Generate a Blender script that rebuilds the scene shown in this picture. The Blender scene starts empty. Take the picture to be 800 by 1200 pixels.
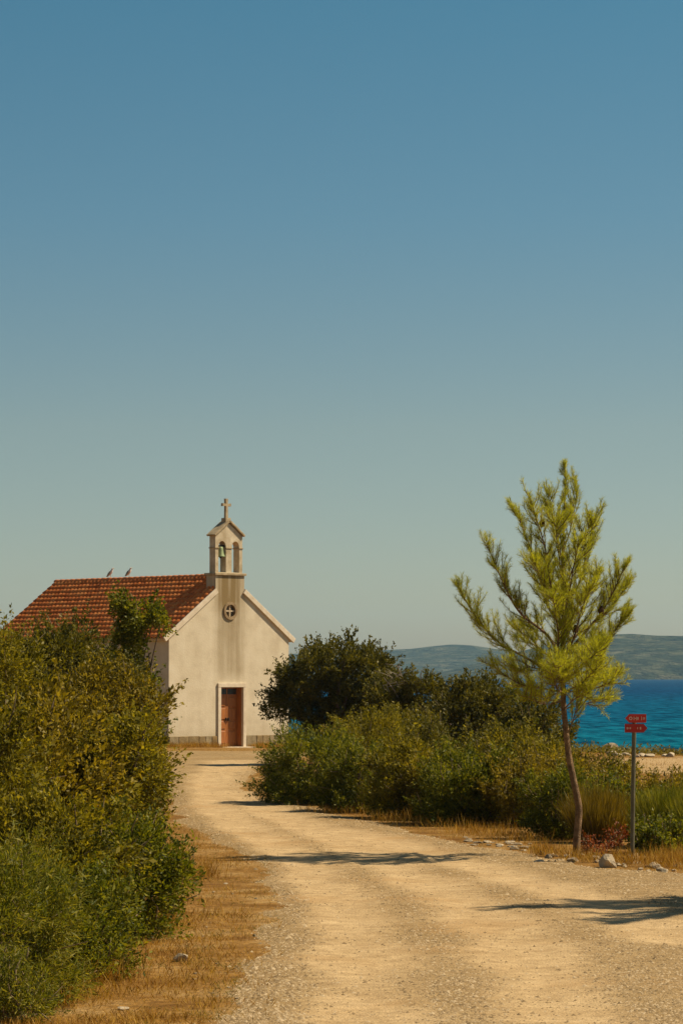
import bpy, bmesh, math, random
import numpy as np
from mathutils import Vector, Matrix

R = math.radians
S = bpy.context.scene
col = S.collection

# ------------------------------------------------------------------ camera
F = 3542.0            # focal length in photo pixels (800 wide)
HZ = 792.0            # eye-level line in the photo
EYE = 2.6             # metres above the flat ground
PITCH = math.atan((HZ - 600) / F)
cam_d = bpy.data.cameras.new('camera')
cam = bpy.data.objects.new('camera', cam_d)
col.objects.link(cam)
cam.location = (0, 0, EYE)
cam.rotation_euler = (R(90) + PITCH, 0, 0)
cam_d.sensor_fit = 'HORIZONTAL'
cam_d.sensor_width = 24.0
cam_d.lens = 24.0 * F / 800.0
cam_d.clip_start = 0.5
cam_d.clip_end = 40000
S.camera = cam
S.render.resolution_x, S.render.resolution_y = 682, 1024

# ------------------------------------------------------------------ sky, sun, exposure
SUN_EL, SUN_AZ = R(50), R(81)          # azimuth from +Y towards +X
sun_vec = Vector((math.cos(SUN_EL) * math.sin(SUN_AZ), math.cos(SUN_EL) * math.cos(SUN_AZ), math.sin(SUN_EL)))
world = bpy.data.worlds.new('World')
S.world = world
world.use_nodes = True
wn, wl = world.node_tree.nodes, world.node_tree.links
bg = wn['Background']
sky = wn.new('ShaderNodeTexSky')
sky.sky_type = 'NISHITA'
sky.sun_disc = False
sky.sun_elevation = SUN_EL
sky.sun_rotation = SUN_AZ
sky.altitude = 0
sky.air_density = 1.0
sky.dust_density = 1.0
sky.ozone_density = 2.0
tc = wn.new('ShaderNodeTexCoord')
mp = wn.new('ShaderNodeMapping')
mp.vector_type = 'VECTOR'
mp.inputs['Scale'].default_value = (1, 1, 2.0)
wl.new(tc.outputs['Generated'], mp.inputs['Vector'])
nm = wn.new('ShaderNodeVectorMath'); nm.operation = 'NORMALIZE'
wl.new(mp.outputs['Vector'], nm.inputs[0])
wl.new(nm.outputs['Vector'], sky.inputs['Vector'])
tint = wn.new('ShaderNodeMix'); tint.data_type = 'RGBA'; tint.blend_type = 'MULTIPLY'
tint.inputs['Factor'].default_value = 1
sz = wn.new('ShaderNodeSeparateXYZ'); wl.new(tc.outputs['Generated'], sz.inputs[0])
tr_ = wn.new('ShaderNodeValToRGB'); wl.new(sz.outputs['Z'], tr_.inputs['Fac'])      # colour of the film: warm haze low down, teal blue above, dimmed overhead to weaken fill light
e_ = tr_.color_ramp.elements
e_[0].position = 0.0; e_[0].color = (.83, .70, .545, 1)
e_[1].position = .22; e_[1].color = (.41, .78, .71, 1)
for p_, c_ in ((.082, (.84, .79, .58, 1)), (.151, (.58, .80, .69, 1)), (.42, (.46, .54, .49, 1))):
    k_ = e_.new(p_); k_.color = c_
wl.new(tr_.outputs['Color'], tint.inputs['B'])
wl.new(sky.outputs['Color'], tint.inputs['A'])
wl.new(tint.outputs['Result'], bg.inputs['Color'])
bg.inputs['Strength'].default_value = 0.084

sun_d = bpy.data.lights.new('sun', 'SUN')
sun_d.energy = 5.0
sun_d.angle = R(0.53)
sun_d.color = (1.0, 0.83, 0.60)
sun = bpy.data.objects.new('sun', sun_d)
col.objects.link(sun)
sun.location = (30, 10, 60)
sun.rotation_euler = sun_vec.to_track_quat('Z', 'Y').to_euler()

S.view_settings.view_transform = 'Standard'
S.view_settings.look = 'None'
S.view_settings.exposure = 0.44
S.view_settings.gamma = 1.0
S.cycles.max_bounces = 6
S.cycles.transparent_max_bounces = 8
S.cycles.volume_bounces = 1

# ------------------------------------------------------------------ pixel helpers
cp, sp = math.cos(PITCH), math.sin(PITCH)
def ray(px, py):
    a, b = (px - 400) / F, (600 - py) / F
    return Vector((a, cp - b * sp, sp + b * cp))
def at(px, py, Y):
    d = ray(px, py); t = Y / d.y
    return Vector((d.x * t, Y, EYE + d.z * t))

# value noise (vectorised)
_rng = np.random.RandomState(7)
_T = _rng.rand(256, 256)
def vnoise(x, y):
    x = np.asarray(x, float); y = np.asarray(y, float)
    xi = np.floor(x).astype(int); yi = np.floor(y).astype(int)
    fx = x - xi; fy = y - yi
    fx = fx * fx * (3 - 2 * fx); fy = fy * fy * (3 - 2 * fy)
    a = _T[xi & 255, yi & 255]; b = _T[(xi + 1) & 255, yi & 255]
    c = _T[xi & 255, (yi + 1) & 255]; d = _T[(xi + 1) & 255, (yi + 1) & 255]
    return (a * (1 - fx) + b * fx) * (1 - fy) + (c * (1 - fx) + d * fx) * fy
def fbm(x, y, o=4):
    s = 0; a = .5
    for i in range(o):
        s = s + a * vnoise(np.asarray(x) * 2 ** i + 17 * i, np.asarray(y) * 2 ** i + 9 * i); a *= .5
    return s / (1 - .5 ** o)
def sstep(a, b, x):
    t = np.clip((np.asarray(x, float) - a) / (b - a), 0, 1); return t * t * (3 - 2 * t)
SEA_Z = -2.0
def coast(x):
    x = np.asarray(x, float)
    return 134 - 0.9 * x + 6 * (fbm(x * .06 + 5, x * 0 + 2.3, 3) - .5) * 2
def gh(x, y):
    x = np.asarray(x, float); y = np.asarray(y, float)
    z = 1.0 * (1 - sstep(-2, 20, y))
    z = z + .10 * (fbm(x * .12, y * .12, 2) - .5) * sstep(20, 30, y)
    z = z + .05 * (fbm(x * .6 + 31, y * .6, 2) - .5)
    d = y - coast(x)
    z = z - .45 * sstep(-28, -4, d) - 3.4 * sstep(-2.5, 9, d)
    return z
def g1(x, y): return float(gh(np.array([x]), np.array([y]))[0])
def G(px, py):
    d = ray(px, py)
    ts = np.arange(15.0, 300.0, .25)
    zz = EYE + d.z * ts - gh(d.x * ts, d.y * ts)
    i = int(np.argmax(zz <= 0)) if (zz <= 0).any() else len(ts) - 1
    t = ts[i - 1] + .25 * zz[i - 1] / (zz[i - 1] - zz[i] + 1e-9)
    p = Vector((0, 0, EYE)) + d * float(t)
    return Vector((p.x, p.y, g1(p.x, p.y)))
def base(px, Y):
    X = (px - 400) / F * Y / (cp)   # close enough for a base position
    return Vector((X, Y, g1(X, Y)))

# ------------------------------------------------------------------ material helpers
def newmat(name):
    m = bpy.data.materials.new(name); m.use_nodes = True
    return m, m.node_tree.nodes, m.node_tree.links, m.node_tree.nodes['Principled BSDF']
def ramp(n, stops):
    r = n.new('ShaderNodeValToRGB')
    e = r.color_ramp.elements
    while len(e) > 1: e.remove(e[-1])
    e[0].position, e[0].color = stops[0][0], (*stops[0][1], 1)
    for p, c in stops[1:]:
        k = e.new(p); k.color = (*c, 1)
    return r
def noise_node(n, l, scale, detail=4, coord='Object', vec=None, rough=.55):
    t = n.new('ShaderNodeTexNoise'); t.inputs['Scale'].default_value = scale
    t.inputs['Detail'].default_value = detail; t.inputs['Roughness'].default_value = rough
    if vec is None:
        c = n.new('ShaderNodeTexCoord'); l.new(c.outputs[coord], t.inputs['Vector'])
    else: l.new(vec, t.inputs['Vector'])
    return t
def mixc(n, l, fac, a, b, mode='MIX'):
    m = n.new('ShaderNodeMix'); m.data_type = 'RGBA'; m.blend_type = mode
    for key, v in (('Factor', fac), ('A', a), ('B', b)):
        if isinstance(v, (int, float)): m.inputs[key].default_value = v
        elif isinstance(v, tuple): m.inputs[key].default_value = (*v, 1)
        else: l.new(v, m.inputs[key])
    return m.outputs['Result']
def math_n(n, l, op, a, b=None, clamp=False):
    m = n.new('ShaderNodeMath'); m.operation = op; m.use_clamp = clamp
    for i, v in enumerate((a, b)):
        if v is None: continue
        if isinstance(v, (int, float)): m.inputs[i].default_value = v
        else: l.new(v, m.inputs[i])
    return m.outputs[0]
def bump(n, l, b, h, strength=.4, dist=.02):
    k = n.new('ShaderNodeBump'); k.inputs['Strength'].default_value = strength; k.inputs['Distance'].default_value = dist
    l.new(h, k.inputs['Height']); l.new(k.outputs['Normal'], b.inputs['Normal'])

def simple(name, c1, c2, scale=6, rough=.8, bstr=.3, bdist=.01, metal=0.0, coord='Object', spec=.3):
    m, n, l, b = newmat(name)
    t = noise_node(n, l, scale, 5, coord)
    r = ramp(n, [(.3, c1), (.7, c2)]); l.new(t.outputs['Fac'], r.inputs['Fac'])
    l.new(r.outputs['Color'], b.inputs['Base Color'])
    b.inputs['Roughness'].default_value = rough; b.inputs['Metallic'].default_value = metal
    b.inputs['Specular IOR Level'].default_value = spec
    if bstr:
        t2 = noise_node(n, l, scale * 6, 5, coord); bump(n, l, b, t2.outputs['Fac'], bstr, bdist)
    return m

def leaf_mat(name, c_dark, c_mid, c_light, trans=.35, rough=.55, clump=1.6, spec=.22):
    m, n, l, b = newmat(name)
    geo = n.new('ShaderNodeNewGeometry')
    t = noise_node(n, l, clump, 3)
    v = math_n(n, l, 'MULTIPLY', geo.outputs['Random Per Island'], .55)
    w = math_n(n, l, 'MULTIPLY', t.outputs['Fac'], .75)
    f = math_n(n, l, 'ADD', v, math_n(n, l, 'SUBTRACT', w, .12), True)
    r = ramp(n, [(.2, c_dark), (.5, c_mid), (.84, c_light)]); l.new(f, r.inputs['Fac'])
    l.new(r.outputs['Color'], b.inputs['Base Color'])
    b.inputs['Roughness'].default_value = rough
    b.inputs['Specular IOR Level'].default_value = spec
    tr = n.new('ShaderNodeBsdfTranslucent')
    tc_ = mixc(n, l, 1.0, r.outputs['Color'], (1.25, 1.15, .45), 'MULTIPLY')
    l.new(tc_, tr.inputs['Color'])
    ms = n.new('ShaderNodeMixShader'); ms.inputs[0].default_value = trans
    l.new(b.outputs[0], ms.inputs[1]); l.new(tr.outputs[0], ms.inputs[2])
    l.new(ms.outputs[0], n['Material Output'].inputs['Surface'])
    return m

M = {}
M['bark'] = simple('bark', (.07, .045, .03), (.17, .115, .08), 14, .9, .8, .03)
M['pine_bark'] = simple('pine_bark', (.08, .048, .024), (.31, .195, .10), 11, .92, .9, .03)
M['twig'] = simple('twig_bark', (.13, .09, .05), (.28, .21, .12), 9, .9, 0)
M['dead_wood'] = simple('dead_wood', (.20, .17, .13), (.34, .29, .23), 14, .9, .4, .01)
M['mastic'] = leaf_mat('mastic_leaf', (.042, .043, .004), (.155, .142, .009), (.35, .29, .024), .46)
M['olive_scrub'] = leaf_mat('olive_scrub_leaf', (.065, .052, .005), (.19, .152, .012), (.38, .29, .028), .46)
M['oak'] = leaf_mat('oak_leaf', (.036, .038, .005), (.098, .094, .011), (.19, .165, .022), .35)
M['green'] = leaf_mat('green_leaf', (.034, .05, .004), (.118, .138, .009), (.28, .265, .022), .46)
M['broom'] = leaf_mat('broom_stem', (.06, .08, .006), (.155, .165, .011), (.31, .27, .042), .46)
M['ochre_scrub'] = leaf_mat('ochre_scrub_leaf', (.085, .062, .009), (.175, .125, .015), (.27, .19, .025), .4)
M['red_leaf'] = leaf_mat('red_leaf', (.10, .035, .012), (.24, .06, .02), (.38, .12, .03))
M['needle'] = leaf_mat('pine_needle', (.185, .215, .018), (.355, .385, .03), (.51, .51, .055), .58, .55, 1.2, .2)
M['dry_grass'] = leaf_mat('dry_grass_blade', (.16, .07, .009), (.31, .165, .024), (.52, .34, .09), .35, .8, 2.2, .1)
M['low_scrub'] = leaf_mat('low_scrub_leaf', (.08, .075, .015), (.15, .13, .023), (.24, .19, .04), .3, .7, .4, .1)
M['limestone'] = simple('limestone', (.30, .235, .15), (.50, .42, .29), 5, .9, .5, .03)
M['grey_stone'] = simple('grey_stone', (.17, .13, .08), (.33, .265, .175), 4, .92, .6, .03)

# ------------------------------------------------------------------ object helpers
def tag(o, label=None, cat=None, group=None, kind=None):
    if label: o['label'] = label
    if cat: o['category'] = cat
    if group: o['group'] = group
    if kind: o['kind'] = kind
    return o
def link(name, me, mat, parent=None, smooth=False):
    if mat is not None:
        me.materials.clear(); me.materials.append(mat)
    if smooth: me.polygons.foreach_set('use_smooth', [True] * len(me.polygons))
    o = bpy.data.objects.new(name, me); col.objects.link(o)
    if parent is not None: o.parent = parent
    return o
def empty(name, loc, rz=0):
    o = bpy.data.objects.new(name, None); col.objects.link(o)
    o.empty_display_size = .2
    o.location = loc; o.rotation_euler = (0, 0, rz); return o
def npmesh(name, V, faces):
    """V (n,3); faces (m,k) int array of equal-size polygons"""
    V = np.asarray(V, np.float32); faces = np.asarray(faces, np.int32)
    me = bpy.data.meshes.new(name)
    m, k = faces.shape
    me.vertices.add(len(V)); me.vertices.foreach_set('co', V.ravel())
    me.loops.add(m * k); me.loops.foreach_set('vertex_index', faces.ravel())
    me.polygons.add(m); me.polygons.foreach_set('loop_start', np.arange(m, dtype=np.int32) * k)
    me.update(calc_edges=True); me.validate()
    return me
def bmmesh(name, bm):
    bmesh.ops.recalc_face_normals(bm, faces=bm.faces)
    me = bpy.data.meshes.new(name); bm.to_mesh(me); bm.free(); return me
def box(bm, x0, x1, y0, y1, z0, z1, bevel=0):
    r = bmesh.ops.create_cube(bm, size=1)
    vs = r['verts']
    bmesh.ops.scale(bm, vec=(x1 - x0, y1 - y0, z1 - z0), verts=vs)
    bmesh.ops.translate(bm, vec=((x0 + x1) / 2, (y0 + y1) / 2, (z0 + z1) / 2), verts=vs)
    if bevel:
        es = list({e for v in vs for e in v.link_edges})
        bmesh.ops.bevel(bm, geom=es, offset=bevel, segments=1, affect='EDGES')
def mbox(name, mat, parent, *a, bevel=0):
    bm = bmesh.new(); box(bm, *a, bevel=bevel)
    return link(name, bmmesh(name, bm), mat, parent)
def tube_arrays(paths, seg=7):
    """paths: list of (pts, radii). returns V,F (quads) of open tapered tubes"""
    V, Fc = [], []; off = 0
    for pts, rad in paths:
        P = np.array([list(p) for p in pts], float); n = len(P)
        T = np.gradient(P, axis=0); T /= np.linalg.norm(T, axis=1)[:, None] + 1e-9
        ref = np.array([0, 0, 1.]) if abs(T[0][2]) < .9 else np.array([1., 0, 0])
        A = np.cross(T, ref); A /= np.linalg.norm(A, axis=1)[:, None] + 1e-9
        B = np.cross(T, A)
        th = np.linspace(0, 2 * np.pi, seg, endpoint=False)
        rr = np.asarray(rad)[:, None, None]
        ring = P[:, None, :] + rr * (np.cos(th)[None, :, None] * A[:, None, :] + np.sin(th)[None, :, None] * B[:, None, :])
        V.append(ring.reshape(-1, 3))
        i = np.arange(n - 1)[:, None] * seg; j = np.arange(seg)[None, :]; j2 = (j + 1) % seg
        q = np.stack([i + j, i + j2, i + seg + j2, i + seg + j], -1).reshape(-1, 4) + off
        Fc.append(q); off += n * seg
    return np.concatenate(V), np.concatenate(Fc)
def tubes(name, paths, mat, parent, seg=7):
    V, Fc = tube_arrays(paths, seg)
    return link(name, npmesh(name, V, Fc), mat, parent, True)
def spline(pts, n=12):
    P = [Vector(p) for p in pts]; P = [P[0] * 2 - P[1]] + P + [P[-1] * 2 - P[-2]]
    out = []; m = len(P) - 3
    for k in range(n + 1):
        u = k / n * m; i = min(int(u), m - 1); t = u - i
        a, b, c, d = P[i:i + 4]
        out.append(.5 * ((2 * b) + (c - a) * t + (2 * a - 5 * b + 4 * c - d) * t * t + (3 * b - a - 3 * c + d) * t ** 3))
    return out
def holed_prism(name, outer, holes, y0, y1, mat, parent):
    """outer/holes: lists of (x,z); prism between planes y0 and y1"""
    bm = bmesh.new()
    loops = [outer] + holes; rings = []
    es = []
    for lp in loops:
        vs = [bm.verts.new((x, y0, z)) for x, z in lp]; rings.append(vs)
        es += [bm.edges.new((vs[i], vs[(i + 1) % len(vs)])) for i in range(len(vs))]
    bmesh.ops.triangle_fill(bm, use_beauty=True, use_dissolve=False, edges=es)
    front = list(bm.faces)
    back = {}
    for vs in rings:
        for v in vs: back[v] = bm.verts.new((v.co.x, y1, v.co.z))
    for f in front: bm.faces.new([back[v] for v in reversed(f.verts)])
    for vs in rings:
        for i in range(len(vs)):
            a, b = vs[i], vs[(i + 1) % len(vs)]
            bm.faces.new((a, b, back[b], back[a]))
    return link(name, bmmesh(name, bm), mat, parent)

# ------------------------------------------------------------------ ground
def axis(parts):
    a = [np.arange(x0, x1, d) for x0, x1, d in parts]; return np.concatenate(a + [[parts[-1][1]]])
def grid_mesh(name, xs, ys, zf):
    Xg, Yg = np.meshgrid(xs, ys); Z = zf(Xg, Yg)
    V = np.stack([Xg, Yg, Z], -1).reshape(-1, 3); nx, ny = len(xs), len(ys)
    i = np.arange(ny - 1)[:, None] * nx + np.arange(nx - 1)[None, :]
    Fc = np.stack([i, i + 1, i + nx + 1, i + nx], -1).reshape(-1, 4)
    return V, Fc
xs = axis([(-400, -60, 20), (-60, -16, 2), (-16, 16, .2), (16, 60, 2), (60, 400, 20)])
ys = axis([(-60, 16, 2), (16, 76, .2), (76, 165, .6), (165, 560, 15)])
# dirt road, outlined by its edges in the photo
edge_px = [(262, 1205), (285, 1160), (305, 1110), (322, 1060), (312, 1030), (288, 1004), (250, 984), (218, 966), (200, 945), (190, 915), (175, 893), (150, 884),
           (205, 880.5), (262, 881), (300, 881), (345, 880), (372, 884), (318, 893), (300, 902), (288, 914), (286, 925), (312, 936), (380, 952), (470, 972), (560, 992), (650, 1008), (700, 1019), (800, 1024)]
poly = [G(*p) for p in edge_px]
poly = [(p.x, p.y) for p in poly]
poly += [(14, poly[-1][1] + .4), (14, 12.0), (-1.2, 12.0), (-1.0, 18.0)]
PA = np.array(poly); PB = np.roll(PA, -1, 0)
def sdist(x, y):
    P = np.stack([np.ravel(x), np.ravel(y)], -1)
    best = np.full(len(P), 1e9); inside = np.zeros(len(P), bool)
    for a, c in zip(PA, PB):
        ab = c - a; tt = np.clip(((P - a) @ ab) / (ab @ ab), 0, 1)
        best = np.minimum(best, np.hypot(*(P - a - tt[:, None] * ab).T))
        cond = ((a[1] > P[:, 1]) != (c[1] > P[:, 1]))
        xi = (c[0] - a[0]) * (P[:, 1] - a[1]) / (c[1] - a[1] + 1e-12) + a[0]
        inside ^= cond & (P[:, 0] < xi)
    d = np.where(inside, best, -best)
    return d.reshape(np.shape(x))
def ground_z(x, y):
    s_ = np.full(np.shape(x), -9.0); k_ = (np.abs(x) < 15) & (y > 10) & (y < 120)
    s_[k_] = sdist(x[k_], y[k_]) + .55 * (fbm(x[k_] * 1.1 + 3, y[k_] * 1.1, 4) - .5)
    return gh(x, y) - .07 * sstep(.22, .6, s_)
V, Fc = grid_mesh('ground', xs, ys, ground_z)
m, n, l, b = newmat('ground_earth')
t = noise_node(n, l, .9, 8, rough=.7); t2 = noise_node(n, l, 9, 6)
r1 = ramp(n, [(.34, (.17, .085, .018)), (.5, (.28, .16, .042)), (.66, (.40, .28, .12))]); l.new(t.outputs['Fac'], r1.inputs['Fac'])
r2 = ramp(n, [(.3, (.55, .5, .45)), (.7, (1.1, 1.05, 1))]); l.new(t2.outputs['Fac'], r2.inputs['Fac'])
cg = mixc(n, l, 1.0, r1.outputs['Color'], r2.outputs['Color'], 'MULTIPLY')
sa = n.new('ShaderNodeAttribute'); sa.attribute_name = 'sand'
cg = mixc(n, l, sa.outputs['Fac'], cg, (.40, .28, .14))
l.new(cg, b.inputs['Base Color'])
b.inputs['Roughness'].default_value = .95; b.inputs['Specular IOR Level'].default_value = .1
t3 = noise_node(n, l, 22, 6); bump(n, l, b, t3.outputs['Fac'], .8, .05)
me = npmesh('ground', V, Fc)
q_ = (((V[:, 0] - 14) / 7.5) ** 2 + ((V[:, 1] - 88) / 11) ** 2) + .8 * (fbm(V[:, 0] * .4, V[:, 1] * .3, 3) - .5)
at_ = me.attributes.new('sand', 'FLOAT', 'POINT'); at_.data.foreach_set('value', (1 - sstep(.7, 1.1, q_)).astype(np.float32))
tag(link('ground', me, m, None, True), kind='structure')


# wheel lines
def pline(pts):
    q = [G(*p) for p in pts]; return np.array([[p.x, p.y] for p in q])
wheel = [pline([(430, 1198), (420, 1130), (395, 1060), (350, 1010), (290, 975), (250, 945), (245, 915), (262, 892)]),
         pline([(668, 1198), (615, 1120), (545, 1060), (460, 1015), (360, 970), (300, 945), (268, 922), (285, 892)]),
         pline([(800, 1105), (700, 1060), (600, 1030), (500, 1003), (400, 975)])]
def wdist(x, y):
    P = np.stack([np.ravel(x), np.ravel(y)], -1); best = np.full(len(P), 1e9)
    for W in wheel:
        for a, c in zip(W[:-1], W[1:]):
            ab = c - a; tt = np.clip(((P - a) @ ab) / (ab @ ab), 0, 1)
            best = np.minimum(best, np.hypot(*(P - a - tt[:, None] * ab).T))
    return best.reshape(np.shape(x))
def road_z(x, y, s, w):
    z = gh(x, y) + .02 * np.clip(s / .25, -1, 1)
    ins = sstep(0, .5, s)
    z = z - ins * .022 * np.exp(-(w / .38) ** 2)
    z = z + ins * (.016 * (fbm(x * 2.2, y * 2.2, 3) - .5) + .012 * (fbm(x * 9, y * 9, 2) - .5))
    return z
def road_patch(x0, x1, y0, y1, d):
    gx = np.arange(x0, x1 + d / 2, d); gy = np.arange(y0, y1 + d / 2, d)
    X, Y = np.meshgrid(gx, gy)
    s = sdist(X, Y) + .55 * (fbm(X * 1.1 + 3, Y * 1.1, 4) - .5)
    w = wdist(X, Y) + .35 * (fbm(X * .8, Y * .5 + 8, 3) - .5)
    Z = road_z(X, Y, s, w)
    nx = len(gx)
    i = np.arange(len(gy) - 1)[:, None] * nx + np.arange(nx - 1)[None, :]
    q = np.stack([i, i + 1, i + nx + 1, i + nx], -1).reshape(-1, 4)
    keep = (s.ravel()[q] > -.3).all(1)
    grav = np.clip(sstep(.15, .75, w) * .9 + .5 * (1 - sstep(0, .7, s)) + .7 * (fbm(X * .7, Y * .7, 4) - .5), 0, 1)
    return np.stack([X, Y, Z], -1).reshape(-1, 3), q[keep], grav.ravel()
parts = [road_patch(-8, 14, 12, 50, .1), road_patch(-10, 14, 50, 80, .14), road_patch(-14, 14, 80.0, 118.1, .3)]
Vs, Fs, As, off = [], [], [], 0
for v, q, a in parts:
    Vs.append(v); Fs.append(q + off); As.append(a); off += len(v)
V = np.concatenate(Vs); Fc = np.concatenate(Fs); A = np.concatenate(As)
used = np.zeros(len(V), bool); used[Fc.ravel()] = True
idx = np.cumsum(used) - 1
me = npmesh('dirt_road', V[used], idx[Fc])
at_ = me.attributes.new('gravel', 'FLOAT', 'POINT'); at_.data.foreach_set('value', A[used].astype(np.float32))
m, n, l, b = newmat('road_dirt')
an = n.new('ShaderNodeAttribute'); an.attribute_name = 'gravel'
t = noise_node(n, l, 1.1, 6); t2 = noise_node(n, l, 28, 5); t4 = noise_node(n, l, .45, 3)
pale = ramp(n, [(.3, (.44, .315, .17)), (.7, (.54, .405, .235))]); l.new(t.outputs['Fac'], pale.inputs['Fac'])
grv = ramp(n, [(.3, (.22, .15, .07)), (.7, (.36, .255, .125))]); l.new(t2.outputs['Fac'], grv.inputs['Fac'])
fg = math_n(n, l, 'ADD', an.outputs['Fac'], math_n(n, l, 'SUBTRACT', math_n(n, l, 'MULTIPLY', t2.outputs['Fac'], .5), .3), True)
c = mixc(n, l, fg, pale.outputs['Color'], grv.outputs['Color'])
t6 = noise_node(n, l, 60, 3); t7 = noise_node(n, l, 5, 6, rough=.7)
gm = ramp(n, [(.3, (.62, .6, .56)), (.62, (1.1, 1.09, 1.06))]); l.new(t6.outputs['Fac'], gm.inputs['Fac'])
gm2 = ramp(n, [(.3, (.72, .69, .64)), (.65, (1.12, 1.12, 1.1))]); l.new(t7.outputs['Fac'], gm2.inputs['Fac'])
c = mixc(n, l, 1.0, c, gm.outputs['Color'], 'MULTIPLY'); c = mixc(n, l, 1.0, c, gm2.outputs['Color'], 'MULTIPLY')
orf = ramp(n, [(.55, (0, 0, 0)), (.72, (.5, .5, .5))]); l.new(t4.outputs['Fac'], orf.inputs['Fac'])
c = mixc(n, l, orf.outputs['Color'], c, (.34, .20, .075))
l.new(c, b.inputs['Base Color'])
b.inputs['Roughness'].default_value = .95; b.inputs['Specular IOR Level'].default_value = .1
t3 = noise_node(n, l, 45, 4); bump(n, l, b, t3.outputs['Fac'], .7, .02)
tag(link('dirt_road', me, m, None, True), kind='structure')

# loose gravel on the road (uncountable)
rng = np.random.RandomState(3)
def stone_arrays(C, size, rng, flat=.6):
    """deformed octahedra"""
    o = np.array([[1, 0, 0], [0, 1, 0], [-1, 0, 0], [0, -1, 0], [0, 0, 1], [0, 0, -1]], float)
    n_ = len(C)
    o = o[:5]
    P = o[None] * (1 + .5 * (rng.rand(n_, 5, 1) - .5)); P[:, :, 2] *= flat
    P = P * (1 + .5 * (rng.rand(n_, 1, 3) - .5))
    a = rng.rand(n_) * 6.28; ca, sa = np.cos(a)[:, None], np.sin(a)[:, None]
    x = P[:, :, 0] * ca - P[:, :, 1] * sa; y = P[:, :, 0] * sa + P[:, :, 1] * ca
    P = np.stack([x, y, P[:, :, 2]], -1) * size[:, None, None] + C[:, None, :]
    f = np.array([[0, 1, 4], [1, 2, 4], [2, 3, 4], [3, 0, 4]])
    return P.reshape(-1, 3), (f[None] + 5 * np.arange(n_)[:, None, None]).reshape(-1, 3)
N = 330000
y = 22 + 60 * rng.rand(N) ** 1.9; half = 400 / F * y + 1.5
x = (rng.rand(N) * 2 - 1) * half
s = sdist(x, y) + .55 * (fbm(x * 1.1 + 3, y * 1.1, 4) - .5)
w = wdist(x, y) + .35 * (fbm(x * .8, y * .5 + 8, 3) - .5)
gr = np.clip(sstep(.15, .75, w) * .9 + .5 * (1 - sstep(0, .7, s)) + .7 * (fbm(x * .7, y * .7, 4) - .5), 0, 1)
k = (s > -.25) & (rng.rand(N) < .07 + .93 * gr ** 1.4)
x, y, s, w = x[k], y[k], s[k], w[k]
size = .006 + .008 * rng.rand(len(x)) ** 2 + .016 * rng.rand(len(x)) ** 9
size *= np.where((s < .5) & (rng.rand(len(x)) < .1), 1.7, 1)
z = road_z(x, y, s, w) - size * .05
V, Fc = stone_arrays(np.stack([x, y, z], -1), size, rng)
mg, n, l, b = newmat('gravel_stone')
geo = n.new('ShaderNodeNewGeometry')
r = ramp(n, [(0, (.16, .112, .058)), (.6, (.31, .225, .12)), (1, (.46, .36, .225))]); l.new(geo.outputs['Random Per Island'], r.inputs['Fac'])
l.new(r.outputs['Color'], b.inputs['Base Color']); b.inputs['Roughness'].default_value = .95; b.inputs['Specular IOR Level'].default_value = .1
tag(link('loose_gravel', npmesh('loose_gravel', V, Fc), mg), 'loose ochre gravel scattered over the dirt road', 'gravel', kind='stuff')

# ------------------------------------------------------------------ sea, hills, haze
me = bpy.data.meshes.new('sea')
me.from_pydata([(-7000, -2000, SEA_Z), (7000, -2000, SEA_Z), (7000, 7000, SEA_Z), (-7000, 7000, SEA_Z)], [], [(0, 1, 2, 3)])
m, n, l, b = newmat('sea_water')
cd = n.new('ShaderNodeTexCoord')
mpg = n.new('ShaderNodeMapping'); mpg.inputs['Scale'].default_value = (1, .16, 1); l.new(cd.outputs['Object'], mpg.inputs['Vector'])
w1 = noise_node(n, l, .55, 5, vec=mpg.outputs['Vector'], rough=.65)
w2 = noise_node(n, l, .02, 4, vec=mpg.outputs['Vector'])
sepx = n.new('ShaderNodeSeparateXYZ'); l.new(cd.outputs['Object'], sepx.inputs[0])
far = n.new('ShaderNodeMapRange'); far.inputs['From Min'].default_value = 180; far.inputs['From Max'].default_value = 900
l.new(sepx.outputs['Y'], far.inputs['Value'])
fq = math_n(n, l, 'ADD', far.outputs[0], math_n(n, l, 'SUBTRACT', math_n(n, l, 'MULTIPLY', w2.outputs['Fac'], .6), .3), True)
r = ramp(n, [(0, (.003, .085, .14)), (.3, (.003, .066, .135)), (1, (.003, .042, .112))]); l.new(fq, r.inputs['Fac'])
wr = ramp(n, [(.38, (.3, .38, .48)), (.62, (1.7, 1.6, 1.45))]); l.new(w1.outputs['Fac'], wr.inputs['Fac'])
l.new(mixc(n, l, .9, r.outputs['Color'], wr.outputs['Color'], 'MULTIPLY'), b.inputs['Base Color'])
b.inputs['Roughness'].default_value = .35; b.inputs['IOR'].default_value = 1.33; b.inputs['Specular IOR Level'].default_value = 0.0
bump(n, l, b, w1.outputs['Fac'], .6, .6)
tag(link('sea', me, m), kind='structure')

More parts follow.
